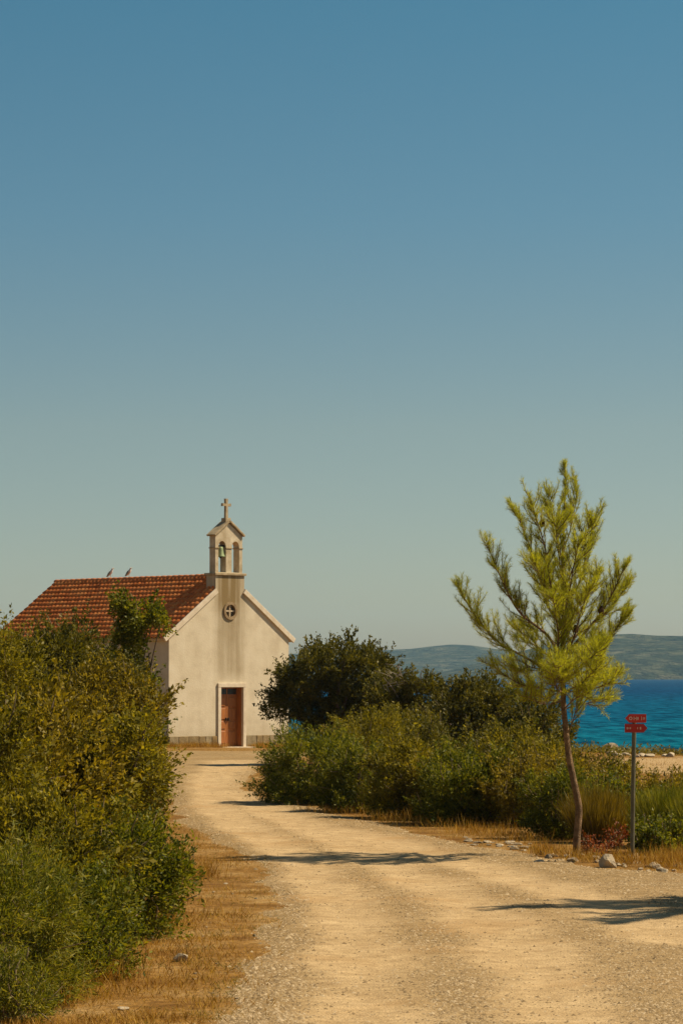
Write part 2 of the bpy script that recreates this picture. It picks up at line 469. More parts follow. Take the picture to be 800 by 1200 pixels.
mh, n, l, b = newmat('hill_scrub')
t = noise_node(n, l, .02, 9, rough=.72); t2 = noise_node(n, l, .03, 6)
r = ramp(n, [(.36, (.016, .026, .013)), (.5, (.036, .045, .022)), (.64, (.12, .115, .065))]); l.new(t.outputs['Fac'], r.inputs['Fac'])
l.new(r.outputs['Color'], b.inputs['Base Color']); b.inputs['Roughness'].default_value = 1; b.inputs['Specular IOR Level'].default_value = 0
bump(n, l, b, t2.outputs['Fac'], 1.0, 40)
def hill(name, D, prof, depth, seed):
    px = np.array([p[0] for p in prof]); hy = np.array([(797 - p[1]) / F * D for p in prof])
    X = (px - 400) / F * D
    gx = np.linspace(X[0], X[-1], 260); gd = np.linspace(0, depth, 60)
    H = np.interp(gx, X, hy); ker = np.hanning(15); ker /= ker.sum(); H = np.convolve(np.pad(H, 7, 'edge'), ker, 'valid')
    XX, DD = np.meshgrid(gx, gd); u = DD / depth
    shape = np.sin(np.clip(u / .62, 0, 1) * np.pi / 2) ** .75 * (1 - sstep(.72, 1, u))
    rid = fbm(XX * .006 + seed, DD * .004, 5)
    mid = np.sin(np.clip(u, 0, 1) * np.pi)
    Z = SEA_Z - .5 + H[None, :] * shape * (1 - .35 * mid * (rid - .2) * (1 - sstep(.5, .62, u))) + 1.5 * (fbm(XX * .05, DD * .05 + seed, 3) - .5) * sstep(.02, .1, u)
    Z[-1] = SEA_Z - 1
    Vv = np.stack([XX, D + DD - .62 * depth, Z], -1).reshape(-1, 3); nx = len(gx)
    i = np.arange(len(gd) - 1)[:, None] * nx + np.arange(nx - 1)[None, :]
    q = np.stack([i, i + 1, i + nx + 1, i + nx], -1).reshape(-1, 4)
    tag(link(name, npmesh(name, Vv, q), mh, None, True), kind='structure')
hill('hills', 5600, [(-300, 796), (-100, 788), (100, 778), (300, 770), (400, 766), (449, 764), (490, 762), (512, 758.5), (526, 757), (552, 758), (590, 764), (640, 772), (700, 784), (760, 797)], 1000, 1.3)
hill('hills', 4200, [(470, 797), (520, 789), (570, 776), (620, 762), (670, 750), (710, 745.5), (741, 743.5), (768, 746), (800, 746.5), (860, 742), (960, 735), (1100, 742), (1300, 770), (1400, 797)], 1000, 5.1)

hb = bmesh.new(); box(hb, -7300, 7300, -2200, 7300, -6.5, 150)
mz = bpy.data.materials.new('haze_air'); mz.use_nodes = True
zn, zl = mz.node_tree.nodes, mz.node_tree.links
zn.remove(zn['Principled BSDF'])
pv = zn.new('ShaderNodeVolumePrincipled')
pv.inputs['Color'].default_value = (.48, .78, 1.0, 1)
pv.inputs['Density'].default_value = .00006
pv.inputs['Anisotropy'].default_value = .2
zl.new(pv.outputs[0], zn['Material Output'].inputs['Volume'])
tag(link('haze', bmmesh('haze', hb), mz), 'pale bluish sea haze filling the air', 'haze', kind='stuff')

# ------------------------------------------------------------------ chapel
PHI = R(43)
W2, LEN = 2.93, 10.3
EAVE, APEX = 4.12, 6.26
FC = Vector((-6.27 + W2 * math.cos(PHI), 110 + W2 * math.sin(PHI), 0)); FC.z = g1(FC.x, FC.y) - .02
chapel = empty('chapel', FC, PHI)
tag(chapel, 'small whitewashed stone chapel with red tiled roof and bell gable', 'chapel')

# whitewash with rain stains running down below the bell gable
mw, n, l, b = newmat('whitewash')
tcn = n.new('ShaderNodeTexCoord'); sx = n.new('ShaderNodeSeparateXYZ'); l.new(tcn.outputs['Object'], sx.inputs[0])
t = noise_node(n, l, 1.6, 6); tf = noise_node(n, l, 16, 6)
mps = n.new('ShaderNodeMapping'); mps.inputs['Scale'].default_value = (5, 5, .22); l.new(tcn.outputs['Object'], mps.inputs['Vector'])
ts = noise_node(n, l, 1.0, 5, vec=mps.outputs['Vector'])
r = ramp(n, [(.3, (.53, .455, .325)), (.5, (.62, .545, .40)), (.7, (.67, .60, .455))]); l.new(t.outputs['Fac'], r.inputs['Fac'])
ax = math_n(n, l, 'ABSOLUTE', sx.outputs['X'])
band = n.new('ShaderNodeMapRange'); band.interpolation_type = 'SMOOTHSTEP'
band.inputs['From Min'].default_value = .95; band.inputs['From Max'].default_value = .3
l.new(ax, band.inputs['Value'])
zr = ramp(n, [(.30, (.0, .0, .0)), (.36, (.55, .55, .55)), (.60, (.75, .75, .75)), (.68, (1.25, 1.25, 1.25))])
zz = math_n(n, l, 'DIVIDE', sx.outputs['Z'], 8.0); l.new(zz, zr.inputs['Fac'])
sr = ramp(n, [(.30, (0, 0, 0)), (.58, (1, 1, 1))]); l.new(ts.outputs['Fac'], sr.inputs['Fac'])
stain = math_n(n, l, 'MULTIPLY', math_n(n, l, 'MULTIPLY', band.outputs[0], zr.outputs['Color']), math_n(n, l, 'ADD', math_n(n, l, 'MULTIPLY', sr.outputs['Color'], .6), .4))
stain = math_n(n, l, 'MULTIPLY', stain, 1.0)
c = mixc(n, l, stain, r.outputs['Color'], (.21, .145, .06))
l.new(math_n(n, l, 'MULTIPLY', sr.outputs['Color'], .12), (k_ := n.new('ShaderNodeMath')).inputs[0]); k_.inputs[1].default_value = 0
c = mixc(n, l, k_.outputs[0], c, (.42, .33, .2))
sep = ramp(n, [(.06, (1, 1, 1)), (.11, (0, 0, 0))]); l.new(zz, sep.inputs['Fac'])
lowf = math_n(n, l, 'MULTIPLY', math_n(n, l, 'MULTIPLY', sep.outputs['Color'], tf.outputs['Fac']), .5)
c = mixc(n, l, lowf, c, (.32, .23, .11))
l.new(c, b.inputs['Base Color']); b.inputs['Roughness'].default_value = .92; b.inputs['Specular IOR Level'].default_value = .15
bump(n, l, b, tf.outputs['Fac'], .35, .02)

D0, D1, DH = -.46, .62, 2.24       # door opening
OC, OZ, OR = .0, 5.07, .255         # oculus
circ = lambda r, k=20: [(OC + r * math.cos(2 * math.pi * i / k), OZ + r * math.sin(2 * math.pi * i / k)) for i in range(k)]
BW = .70                           # half width of bell gable
outer = [(-W2, 0), (D0, 0), (D0, DH), (D1, DH), (D1, 0), (W2, 0), (W2, EAVE), (BW, APEX - (APEX - EAVE) * BW / W2), (BW, 6.38), (-BW, 6.38), (-BW, APEX - (APEX - EAVE) * BW / W2), (-W2, EAVE)]
front = holed_prism('front_wall', outer, [circ(OR)], 0, .53, mw, chapel)
mbox('side_wall', mw, chapel, -W2, -W2 + .5, .533, LEN, 0, EAVE)
mbox('side_wall', mw, chapel, W2 - .5, W2, .533, LEN, 0, EAVE)
holed_prism('rear_wall', [(-W2 + .5, 0), (W2 - .5, 0), (W2 - .5, EAVE + .3), (0, APEX - .05), (-W2 + .5, EAVE + .3)], [], LEN - .5, LEN, mw, chapel)
# oculus
mstone = simple('chapel_stone', (.36, .27, .16), (.56, .46, .32), 5, .9, .4, .02)
mdark = simple('dark_glass', (.02, .018, .015), (.04, .035, .03), 3, .25, 0)
mocu = simple('oculus_stone', (.20, .13, .065), (.34, .25, .14), 5, .9, .4, .02)
bm = bmesh.new()
def ring(bm, ri, ro, y0, y1, k=24):
    vv = []
    for i in range(k):
        a = 2 * math.pi * i / k; cx, cz = math.cos(a), math.sin(a)
        vv.append([bm.verts.new((OC + q * cx, yy, OZ + q * cz)) for q, yy in ((ri, y1), (ri, y0), (ro, y0), (ro, y1))])
    for i in range(k):
        a, c_ = vv[i], vv[(i + 1) % k]
        for j in range(4): bm.faces.new((a[j], a[(j + 1) % 4], c_[(j + 1) % 4], c_[j]))
ring(bm, .235, .33, -.05, .20)
ocu = link('round_window', bmmesh('round_window', bm), mocu, chapel)
holed_prism('pane', circ(.25), [], .07, .085, simple('brown_pane', (.07, .05, .025), (.15, .11, .06), 6, .5, 0), ocu)
mbox('glazing_bar', mstone, ocu, OC - .03, OC + .03, .0, .068, OZ - .24, OZ + .24)
mbox('glazing_bar', mstone, ocu, OC - .24, OC + .24, .005, .064, OZ - .03, OZ + .03)
# plinth of stone blocks
mpl = simple('plinth_mortar', (.20, .145, .07), (.28, .21, .11), 6, .95, .4, .02)
mst = [simple('plinth_stone_%s' % s_, c1, c2, 5, .92, .6, .03) for s_, c1, c2 in (('tan', (.20, .135, .055), (.32, .23, .11)), ('ochre', (.17, .105, .035), (.28, .18, .07)), ('grey', (.22, .165, .085), (.34, .265, .15)))]
random.seed(5)
def plinth(x0, x1, side):
    bm = bmesh.new()
    if side: box(bm, -W2 - .035, -W2 - .003, x0, x1, 0, .455)
    else: box(bm, x0, x1, -.035, -.003, 0, .455)
    p = link('plinth', bmmesh('plinth', bm), mpl, chapel)
    c0 = x0
    while c0 < x1 - .05:
        wv = random.uniform(.28, .55); c1 = min(x1, c0 + wv)
        if x1 - c1 < .18: c1 = x1
        pr = random.uniform(.042, .052)
        if side: mbox('stone', random.choice(mst), p, -W2 - pr, -W2 - .03, c0 + .006, c1 - .007, -.1, .445 + random.uniform(0, .02), bevel=.01)
        else: mbox('stone', random.choice(mst), p, c0 + .006, c1 - .007, -pr, -.03, -.1, .445 + random.uniform(0, .02), bevel=.01)
        c0 = c1
plinth(-W2, D0 - .17, False); plinth(D1 + .17, W2, False); plinth(.0, LEN, True)
# door
mfr = simple('door_surround_stone', (.55, .46, .33), (.70, .61, .47), 5, .9, .3, .015)
mdoor, n, l, b = newmat('door_wood')
tcn = n.new('ShaderNodeTexCoord'); mpd = n.new('ShaderNodeMapping'); mpd.inputs['Scale'].default_value = (14, 14, 1.2); l.new(tcn.outputs['Object'], mpd.inputs['Vector'])
t = noise_node(n, l, 2.5, 5, vec=mpd.outputs['Vector'])
r = ramp(n, [(.3, (.23, .07, .010)), (.7, (.42, .15, .024))]); l.new(t.outputs['Fac'], r.inputs['Fac'])
l.new(r.outputs['Color'], b.inputs['Base Color']); b.inputs['Roughness'].default_value = .55
bump(n, l, b, t.outputs['Fac'], .3, .01)
sur = mbox('door_surround', mfr, chapel, D0 - .15, D1 + .15, -.065, -.004, DH + .003, DH + .16, bevel=.008)
mbox('jamb', mfr, sur, D0 - .15, D0 - .002, -.06, -.004, -.05, DH, bevel=.006)
mbox('jamb', mfr, sur, D1 + .002, D1 + .15, -.06, -.004, -.05, DH, bevel=.006)
mbox('doorstep', mstone, chapel, D0 - .25, D1 + .3, -.42, .30, -.15, .045, bevel=.012)
YD = .27
def door_leaf(x0, x1, hx):
    d = mbox('door', mdoor, chapel, x0, x1, YD, YD + .05, .05, DH - .3, bevel=.004)
    xm0, xm1 = x0 + .07, x1 - .07
    for z0, z1 in ((.16, .62), (.70, .98), (1.06, 1.46), (1.54, 1.86)):
        mbox('door_panel', mdoor, d, xm0, xm1, YD - .022, YD + .002, z0, z1, bevel=.014)
    mbox('handle', mdark, d, hx - .02, hx + .02, YD - .07, YD - .003, 1.0, 1.12, bevel=.008)
dm = (D0 + D1) / 2
mbox('door_lining', mdoor, chapel, D1 - .04, D1 - .003, .05, YD + .06, .05, DH - .004)
mbox('door_lining', mdoor, chapel, D0 + .003, D0 + .04, .05, YD + .06, .05, DH - .004)
door_leaf(D0 + .043, dm - .004, dm - .06); door_leaf(dm + .004, D1 - .043, dm + .06)
fan = mbox('fanlight', mdoor, chapel, D0 + .043, D1 - .043, YD - .01, YD + .058, DH - .298, DH - .01, bevel=.004)
for x0, x1 in ((D0 + .09, dm - .025), (dm + .025, D1 - .09)):
    mbox('pane', mdark, fan, x0, x1, YD - .018, YD - .012, DH - .26, DH - .045)
# roof
slope = math.atan2(APEX - EAVE, W2); cs, sn = math.cos(slope), math.sin(slope)
OVER = .26
SL = (W2 + OVER) / cs                       # slope length from the ridge
mtile, n, l, b = newmat('roof_tile')
geo = n.new('ShaderNodeNewGeometry'); t = noise_node(n, l, 1.2, 6); tt_ = noise_node(n, l, 14, 4)
f = math_n(n, l, 'ADD', math_n(n, l, 'MULTIPLY', geo.outputs['Random Per Island'], .5), math_n(n, l, 'MULTIPLY', t.outputs['Fac'], .6))
r = ramp(n, [(.15, (.46, .12, .03)), (.5, (.68, .20, .05)), (.85, (.78, .30, .09))]); l.new(f, r.inputs['Fac'])
dr = ramp(n, [(.35, (.6, .6, .55)), (.6, (1, 1, 1))]); l.new(tt_.outputs['Fac'], dr.inputs['Fac'])
l.new(mixc(n, l, .6, r.outputs['Color'], dr.outputs['Color'], 'MULTIPLY'), b.inputs['Base Color'])
b.inputs['Roughness'].default_value = .9; b.inputs['Specular IOR Level'].default_value = .15
mslab = simple('roof_slab', (.40, .32, .22), (.52, .43, .31), 4, .92, .3, .02)
def slope_pt(side, d, y, h):
    # d along slope from ridge, h normal to slope
    return (side * (d * cs + h * sn), y, APEX + .12 - d * sn + h * cs)
rs = np.random.RandomState(11)
Y0, Y1 = -.02, LEN + .14
for side in (-1, 1):
    bm = bmesh.new()
    pts = [slope_pt(side, d, y, h) for y in (Y0 + .03, Y1) for d, h in ((.02, -.14), (SL, -.14), (SL, -.03), (.02, -.03))]
    vs = [bm.verts.new(p) for p in pts]
    for q in ((0, 1, 2, 3), (7, 6, 5, 4), (0, 4, 5, 1), (1, 5, 6, 2), (2, 6, 7, 3), (3, 7, 4, 0)): bm.faces.new([vs[i] for i in q])
    roof = link('roof', bmmesh('roof', bm), mslab, chapel)
    # tiles: curved roll + flat pan, each tile lapping over the one below
    rows, cols = 14, 46
    rl = SL / rows; cw = (Y1 - Y0 - .03) / cols
    prof = [(0, .0), (.22, .0), (.34, .05), (.52, .085), (.74, .075), (.92, .012), (1.02, .0)]
    Vt, Ft, o_ = [], [], 0
    for i in range(rows):
        for j in range(cols):
            d0 = i * rl - .03; d1 = (i + 1) * rl + .035
            if i == 0: d0 = .02
            yb = Y0 + .03 + j * cw + rs.uniform(-.006, .006); dz = rs.uniform(-.006, .008)
            up = [slope_pt(side, d0, yb + u * cw, h - .012 + dz) for u, h in prof]
            lo = [slope_pt(side, d1 + rs.uniform(-.012, .012) * 0, yb + u * cw, h + .034 + dz) for u, h in prof]
            lip = [slope_pt(side, d1, yb + u * cw, h - .012 + dz) for u, h in prof]
            Vt += up + lo + lip; k = len(prof)
            for a in range(k - 1):
                Ft.append((o_ + a, o_ + a + 1, o_ + k + a + 1, o_ + k + a))
                Ft.append((o_ + k + a, o_ + k + a + 1, o_ + 2 * k + a + 1, o_ + 2 * k + a))
            o_ += 3 * k
    tl = link('roof_tiles', npmesh('roof_tiles', np.array(Vt), np.array(Ft)), mtile, roof)
    tl['kind'] = 'stuff'
    # pale verge band on the front gable
    d_in = BW / cs + .005
    bm = bmesh.new()
    pts = [slope_pt(side, d, y, h) for y in (-.075, .002) for d, h in ((d_in, -.16), (SL + .03, -.16), (SL + .03, .03), (d_in, .03))]
    vs = [bm.verts.new(p) for p in pts]
    for q in ((0, 1, 2, 3), (7, 6, 5, 4), (0, 4, 5, 1), (1, 5, 6, 2), (2, 6, 7, 3), (3, 7, 4, 0)): bm.faces.new([vs[i] for i in q])
    bmesh.ops.bevel(bm, geom=list(bm.edges), offset=.012, segments=1, affect='EDGES')
    link('verge', bmmesh('verge', bm), mfr, chapel)
# ridge tiles
pr = []
k = 8
Vr, Fr = [], []
for q, (ra, za) in enumerate(((.13, 0), (.155, .012))):
    pass
rt = None
def ridge_mesh():
    V_, F_ = [], []
    for yy, rr in ((0, .125), (.36, .15), (.36, .125)):
        for a in range(k + 1):
            th = math.pi * a / k
            V_.append((rr * math.cos(th), yy, rr * .8 * math.sin(th)))
    for s_ in (0, 1):
        for a in range(k):
            i = s_ * (k + 1) + a
            F_.append((i, i + 1, i + k + 2, i + k + 1))
    return npmesh('ridge_tile', np.array(V_), np.array(F_))
rme = ridge_mesh(); rme.materials.append(mtile)
yy = .56
while yy < Y1 - .05:
    o = bpy.data.objects.new('ridge_tile', rme); col.objects.link(o); o.parent = chapel
    o.location = (0, yy, APEX + .10 + random.uniform(-.004, .004)); yy += .33
RIDGE_TOP = APEX + .10 + .12
# bell gable
bel = empty('bell_gable', (0, 0, 0)); bel.parent = chapel
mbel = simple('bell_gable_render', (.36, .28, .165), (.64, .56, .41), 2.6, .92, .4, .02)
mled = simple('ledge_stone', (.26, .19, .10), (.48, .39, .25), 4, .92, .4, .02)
def arch(cx, w_, z0, zs, k=10):
    return [(cx - w_ / 2, z0), (cx + w_ / 2, z0)] + [(cx + w_ / 2 * math.cos(math.pi * i / k), zs + w_ / 2 * 1.25 * math.sin(math.pi * i / k)) for i in range(k + 1)]
B0, ZS, ZE, ZA = 6.475, 7.43, 7.86, 8.36
body_out = [(-.66, B0), (.66, B0), (.66, ZE), (0, ZA - .04), (-.66, ZE)]
aw = .37
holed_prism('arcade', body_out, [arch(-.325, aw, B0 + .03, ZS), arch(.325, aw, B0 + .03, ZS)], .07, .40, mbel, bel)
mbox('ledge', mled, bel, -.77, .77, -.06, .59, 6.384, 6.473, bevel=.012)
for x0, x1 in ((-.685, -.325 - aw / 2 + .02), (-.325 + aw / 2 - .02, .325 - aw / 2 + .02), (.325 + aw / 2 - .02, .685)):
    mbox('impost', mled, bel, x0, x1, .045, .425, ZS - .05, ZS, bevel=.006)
th = math.atan2(ZA - ZE, .66)
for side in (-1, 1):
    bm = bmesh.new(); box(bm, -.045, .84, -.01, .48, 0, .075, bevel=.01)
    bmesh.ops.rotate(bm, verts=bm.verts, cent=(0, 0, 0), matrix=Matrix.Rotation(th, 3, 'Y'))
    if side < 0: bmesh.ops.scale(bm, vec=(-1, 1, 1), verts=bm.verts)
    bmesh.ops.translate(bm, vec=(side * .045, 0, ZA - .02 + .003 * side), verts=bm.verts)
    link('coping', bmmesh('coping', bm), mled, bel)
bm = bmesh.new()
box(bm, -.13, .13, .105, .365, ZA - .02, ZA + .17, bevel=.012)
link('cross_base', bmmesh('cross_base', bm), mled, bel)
bm = bmesh.new()
cx0, cy0 = .055, .045
o2 = [(-cx0, ZA + .16), (cx0, ZA + .16), (cx0 * .8, 8.98), (.20, 8.965), (.20, 9.075), (cx0 * .8, 9.06), (cx0, 9.25), (-cx0, 9.25), (-cx0 * .8, 9.06), (-.20, 9.075), (-.20, 8.965), (-cx0 * .8, 8.98)]
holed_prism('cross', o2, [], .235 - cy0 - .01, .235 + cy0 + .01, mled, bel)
# bell, hung in the left arch
mbz = simple('bell_bronze', (.14, .19, .09), (.32, .37, .20), 9, .6, .2, .01, .4)
bell_root = empty('bell', chapel.matrix_basis @ Vector((-.325, .17, B0 + .04)), PHI)
tag(bell_root, 'green weathered bronze bell hanging in the left arch of the bell gable', 'bell')
zt = ZS + .12 - (B0 + .04)
prof = [(.0, zt - .10), (.075, zt - .105), (.1, zt - .15), (.11, zt - .26), (.13, zt - .36), (.165, zt - .45), (.175, zt - .48), (.155, zt - .48), (.112, zt - .36), (.075, zt - .16), (0, zt - .13)]
kk = 20; V_ = [(r_ * math.cos(2 * math.pi * i / kk), r_ * math.sin(2 * math.pi * i / kk), z_) for r_, z_ in prof for i in range(kk)]
F_ = [(j * kk + i, j * kk + (i + 1) % kk, (j + 1) * kk + (i + 1) % kk, (j + 1) * kk + i) for j in range(len(prof) - 1) for i in range(kk)]
link('bell_body', npmesh('bell_body', np.array(V_), np.array(F_)), mbz, bell_root, True)
miron = simple('dark_iron', (.03, .025, .02), (.06, .05, .04), 8, .6, .2, .01, .5)
mbox('headstock', miron, bell_root, -aw / 2 - .03, aw / 2 + .03, -.03, .03, zt - .10, zt - .03, bevel=.006)
bm = bmesh.new()
bmesh.ops.create_uvsphere(bm, u_segments=10, v_segments=8, radius=.04, matrix=Matrix.Translation((0, 0, zt - .5)))
box(bm, -.01, .01, -.01, .01, zt - .5, zt - .12)
link('clapper', bmmesh('clapper', bm), miron, bell_root)

# ------------------------------------------------------------------ gulls on the ridge
mgw = simple('gull_white', (.62, .58, .50), (.78, .74, .66), 8, .8, 0)
mgg = simple('gull_grey', (.14, .13, .12), (.24, .22, .20), 8, .8, 0)
mgy = simple('gull_yellow', (.5, .28, .04), (.6, .36, .06), 8, .6, 0)
def gull(y_l, rz, label, wing_mat, up):
    up = up * 1.12
    loc = chapel.matrix_basis @ Vector((0, y_l, RIDGE_TOP - .022))
    g = empty('gull', loc, rz); tag(g, label, 'bird', 'gulls perched on the chapel ridge')
    ctr = [(-.15, .035), (-.115, .085), (-.065, .14), (-.02, .19), (.015, .235), (.035, .275), (.045, .305), (.06, .33), (.085, .338), (.1, .338)]
    tubes('body', [([(x_, 0, z_ * up) for x_, z_ in ctr], [.008, .03, .055, .066, .058, .042, .037, .035, .022, .004])], mgw, g, 12)
    for s_ in (-1, 1):
        wv = [(-.01, s_ * .055, .25 * up), (-.06, s_ * .045, .235 * up), (-.12, s_ * .035, .17 * up), (-.2, s_ * .012, .03 * up), (-.12, s_ * .05, .08 * up), (-.05, s_ * .064, .13 * up), (-.01, s_ * .066, .19 * up)]
        me_ = bpy.data.meshes.new('wing'); me_.from_pydata(wv + [(-.06, s_ * .074, .17 * up)], [], [(i, (i + 1) % 7, 7) for i in range(7)])
        link('wing', me_, wing_mat, g)
        tubes('leg', [([(-.03, s_ * .025, .14 * up), (-.01, s_ * .025, .06), (-.01, s_ * .025, 0), (.035, s_ * .028, .003)], [.007, .005, .005, .004])], mgy, g, 5)
    tubes('beak', [([(.09, 0, .338 * up), (.125, 0, .334 * up), (.142, 0, .322 * up)], [.011, .009, .001])], mgy, g, 6)
# ridge position seen at a given photo column
def ridge_y(px):
    lo, hi = 0., LEN
    for _ in range(40):
        mid = (lo + hi) / 2; p = chapel.matrix_basis @ Vector((0, mid, RIDGE_TOP))
        if 400 + p.x / p.y * F > px: lo = mid
        else: hi = mid
    return lo
gull(ridge_y(130), R(-15), 'white gull with brownish folded wings on the chapel ridge', simple('gull_brown', (.30, .24, .17), (.42, .35, .27), 8, .8, 0), .98)
gull(ridge_y(151.5), R(-25), 'white gull with dark grey folded wings on the chapel ridge', mgg, .95)

# ------------------------------------------------------------------ foliage
def leaf_quads(C, D, L, Wd, rng, fold=.25):
    """C centres, D unit directions, L lengths, Wd widths -> folded diamond quads"""
    n_ = len(C)
    r_ = rng.randn(n_, 3); s_ = np.cross(D, r_); s_ /= np.linalg.norm(s_, axis=1)[:, None] + 1e-9
    u_ = np.cross(s_, D)
    a = C - D * (L[:, None] * .5); t_ = C + D * (L[:, None] * .5)
    mid = C + u_ * (Wd[:, None] * fold)
    b_ = mid + s_ * Wd[:, None] * .5; c_ = mid - s_ * Wd[:, None] * .5
    V_ = np.stack([a, b_, t_, c_], 1).reshape(-1, 3)
    return V_, np.arange(n_ * 4).reshape(-1, 4)
def rdir(rng, n_):
    d = rng.randn(n_, 3); return d / np.linalg.norm(d, axis=1)[:, None]
def crown(name, blobs, rng, mat, parent, leaf=(.05, .024), dens=520, clump_r=.24, shoots=5, zmin=.02, upbias=.35):
    """blobs: ellipsoids (cx,cy,cz,rx,ry,rz) in metres, local. Leaves sit on many small clumps spread over the blobs."""
    Cs, Ds = [], []; clumps = []
    for (cx, cy, cz, rx, ry, rz_) in blobs:
        area = 4 * math.pi * ((rx * ry) ** 1.6 / 3 + (rx * rz_) ** 1.6 / 3 + (ry * rz_) ** 1.6 / 3) ** (1 / 1.6)
        nc = max(6, int(area / (clump_r ** 2 * 2.9)))
        d = rdir(rng, nc); rad = 1.06 - .62 * rng.rand(nc) ** 1.5
        P = d * rad[:, None] * np.array([rx, ry, rz_]) + np.array([cx, cy, cz])
        # drop clumps buried in other blobs
        keep = P[:, 2] > zmin + .03
        for bb in blobs:
            if bb == (cx, cy, cz, rx, ry, rz_): continue
            q = (P - np.array(bb[:3])) / np.array(bb[3:]); keep &= (q ** 2).sum(1) > .45
        P, d = P[keep], d[keep]
        nrm = d / np.array([rx, ry, rz_]); nrm /= np.linalg.norm(nrm, axis=1)[:, None] + 1e-9
        for p, nn in zip(P, nrm):
            r_ = clump_r * rng.uniform(.65, 1.35); clumps.append((p, nn, r_))
            nl = int(dens * r_ * r_ * 9 * rng.uniform(.6, 1.25))
            dd = rdir(rng, nl); rr = r_ * rng.rand(nl) ** .38
            Cs.append(p + dd * rr[:, None] * np.array([1.1, 1.1, .85]))
            k_ = dd + nn * .8 + np.array([0, 0, upbias]) + .6 * rdir(rng, nl); Ds.append(k_)
            for _ in range(shoots):
                if rng.rand() > .6: continue
                ax_ = nn * rng.uniform(.5, 1) + np.array([0, 0, rng.uniform(.2, 1.1)]) + .7 * rdir(rng, 1)[0]; ax_ /= np.linalg.norm(ax_)
                ln = clump_r * rng.uniform(.9, 2.0); m_ = max(5, int(ln / (leaf[0] * .28)))
                tt_ = rng.rand(m_)
                Cs.append(p + ax_ * (r_ * .5 + ln * tt_)[:, None] + .022 * rng.randn(m_, 3)); Ds.append(ax_ * .7 + .75 * rdir(rng, m_))
    C = np.concatenate(Cs); D = np.concatenate(Ds)
    k_ = C[:, 2] > zmin; C, D = C[k_], D[k_]
    D /= np.linalg.norm(D, axis=1)[:, None] + 1e-9
    sc = np.clip(np.exp(.33 * rng.randn(len(C))), .45, 2.0)
    V_, F_ = leaf_quads(C, D, leaf[0] * sc, leaf[1] * sc, rng)
    o = link(name, npmesh(name, V_, F_), mat, parent)
    tw_ = []
    for i in rng.choice(len(clumps), min(70, len(clumps)), replace=False):       # bare twigs that show between and above the leaves
        p, nn, r_ = clumps[i]; d_ = nn * .8 + np.array([0, 0, .7]) + .5 * rdir(rng, 1)[0]; d_ /= np.linalg.norm(d_)
        ln = clump_r * rng.uniform(1.0, 2.6); a_ = p - d_ * r_ * .6
        if a_[2] < .05: continue
        tw_.append(([a_, a_ + d_ * ln * .5 + .02 * rng.randn(3), a_ + d_ * ln], [.010, .007, .003]))
    if tw_: tubes('twigs', tw_, M['twig'], o, 4)['kind'] = 'stuff'
    return o, clumps
TRI = [0]
def stems(parent, clumps, rng, mat, k=14, r0=.035, name='stem_cluster', spread=.12):
    paths = []
    if not clumps: return
    for i in rng.choice(len(clumps), min(k, len(clumps)), replace=False):
        p = clumps[i][0]; a = rng.rand() * 6.28; rr = spread * rng.rand() ** .5
        b0 = Vector((rr * math.cos(a), rr * math.sin(a), -.06)); e = Vector(p)
        mid = b0.lerp(e, .5) + Vector((rng.randn() * .06, rng.randn() * .06, .12 * e.z))
        pts = spline([b0, mid, e], 7); rad = [r0 * (1 - .8 * t_ / 7) for t_ in range(8)]
        paths.append((pts, rad))
    return tubes(name, paths, mat, parent, 5)
def dome(rng, w_, d_, h, k=7):
    """a lumpy dome of blobs that fills a w x d x h shrub"""
    bl = [(0, 0, h * .42, w_ * .40, d_ * .42, h * .44)]
    for i in range(k):
        a = 2 * math.pi * (i + rng.rand() * .6) / k; q = rng.uniform(.22, .32)
        hz = rng.uniform(.22, .74); rr = rng.uniform(.17, .27)
        bl.append((math.cos(a) * w_ * q, math.sin(a) * d_ * q, h * hz, w_ * rr, d_ * rr, h * rr * .95))
    for i in range(6):
        a = 2 * math.pi * (i + rng.rand() * .5) / 6
        bl.append((math.cos(a) * w_ * .30, math.sin(a) * d_ * .30, h * .14, w_ * .2, d_ * .2, h * .16))
    return bl
def shrub(px, Y, w_, h, mat, label, group, seed, leaf=(.05, .024), dens=520, clump_r=.22, depth=None, blobs=None, name='shrub', k=7, shoots=5, nstem=14):
    rng = np.random.RandomState(seed)
    b0 = base(px, Y); root = empty(name, b0); tag(root, label, 'shrub', group)
    bl = blobs or dome(rng, w_, depth or w_ * .9, h, k)
    f, cl = crown('foliage', bl, rng, M[mat], root, leaf, dens, clump_r, shoots)
    stems(root, cl, rng, M['bark'], nstem)
    TRI[0] += len(f.data.polygons) * 2
    return root
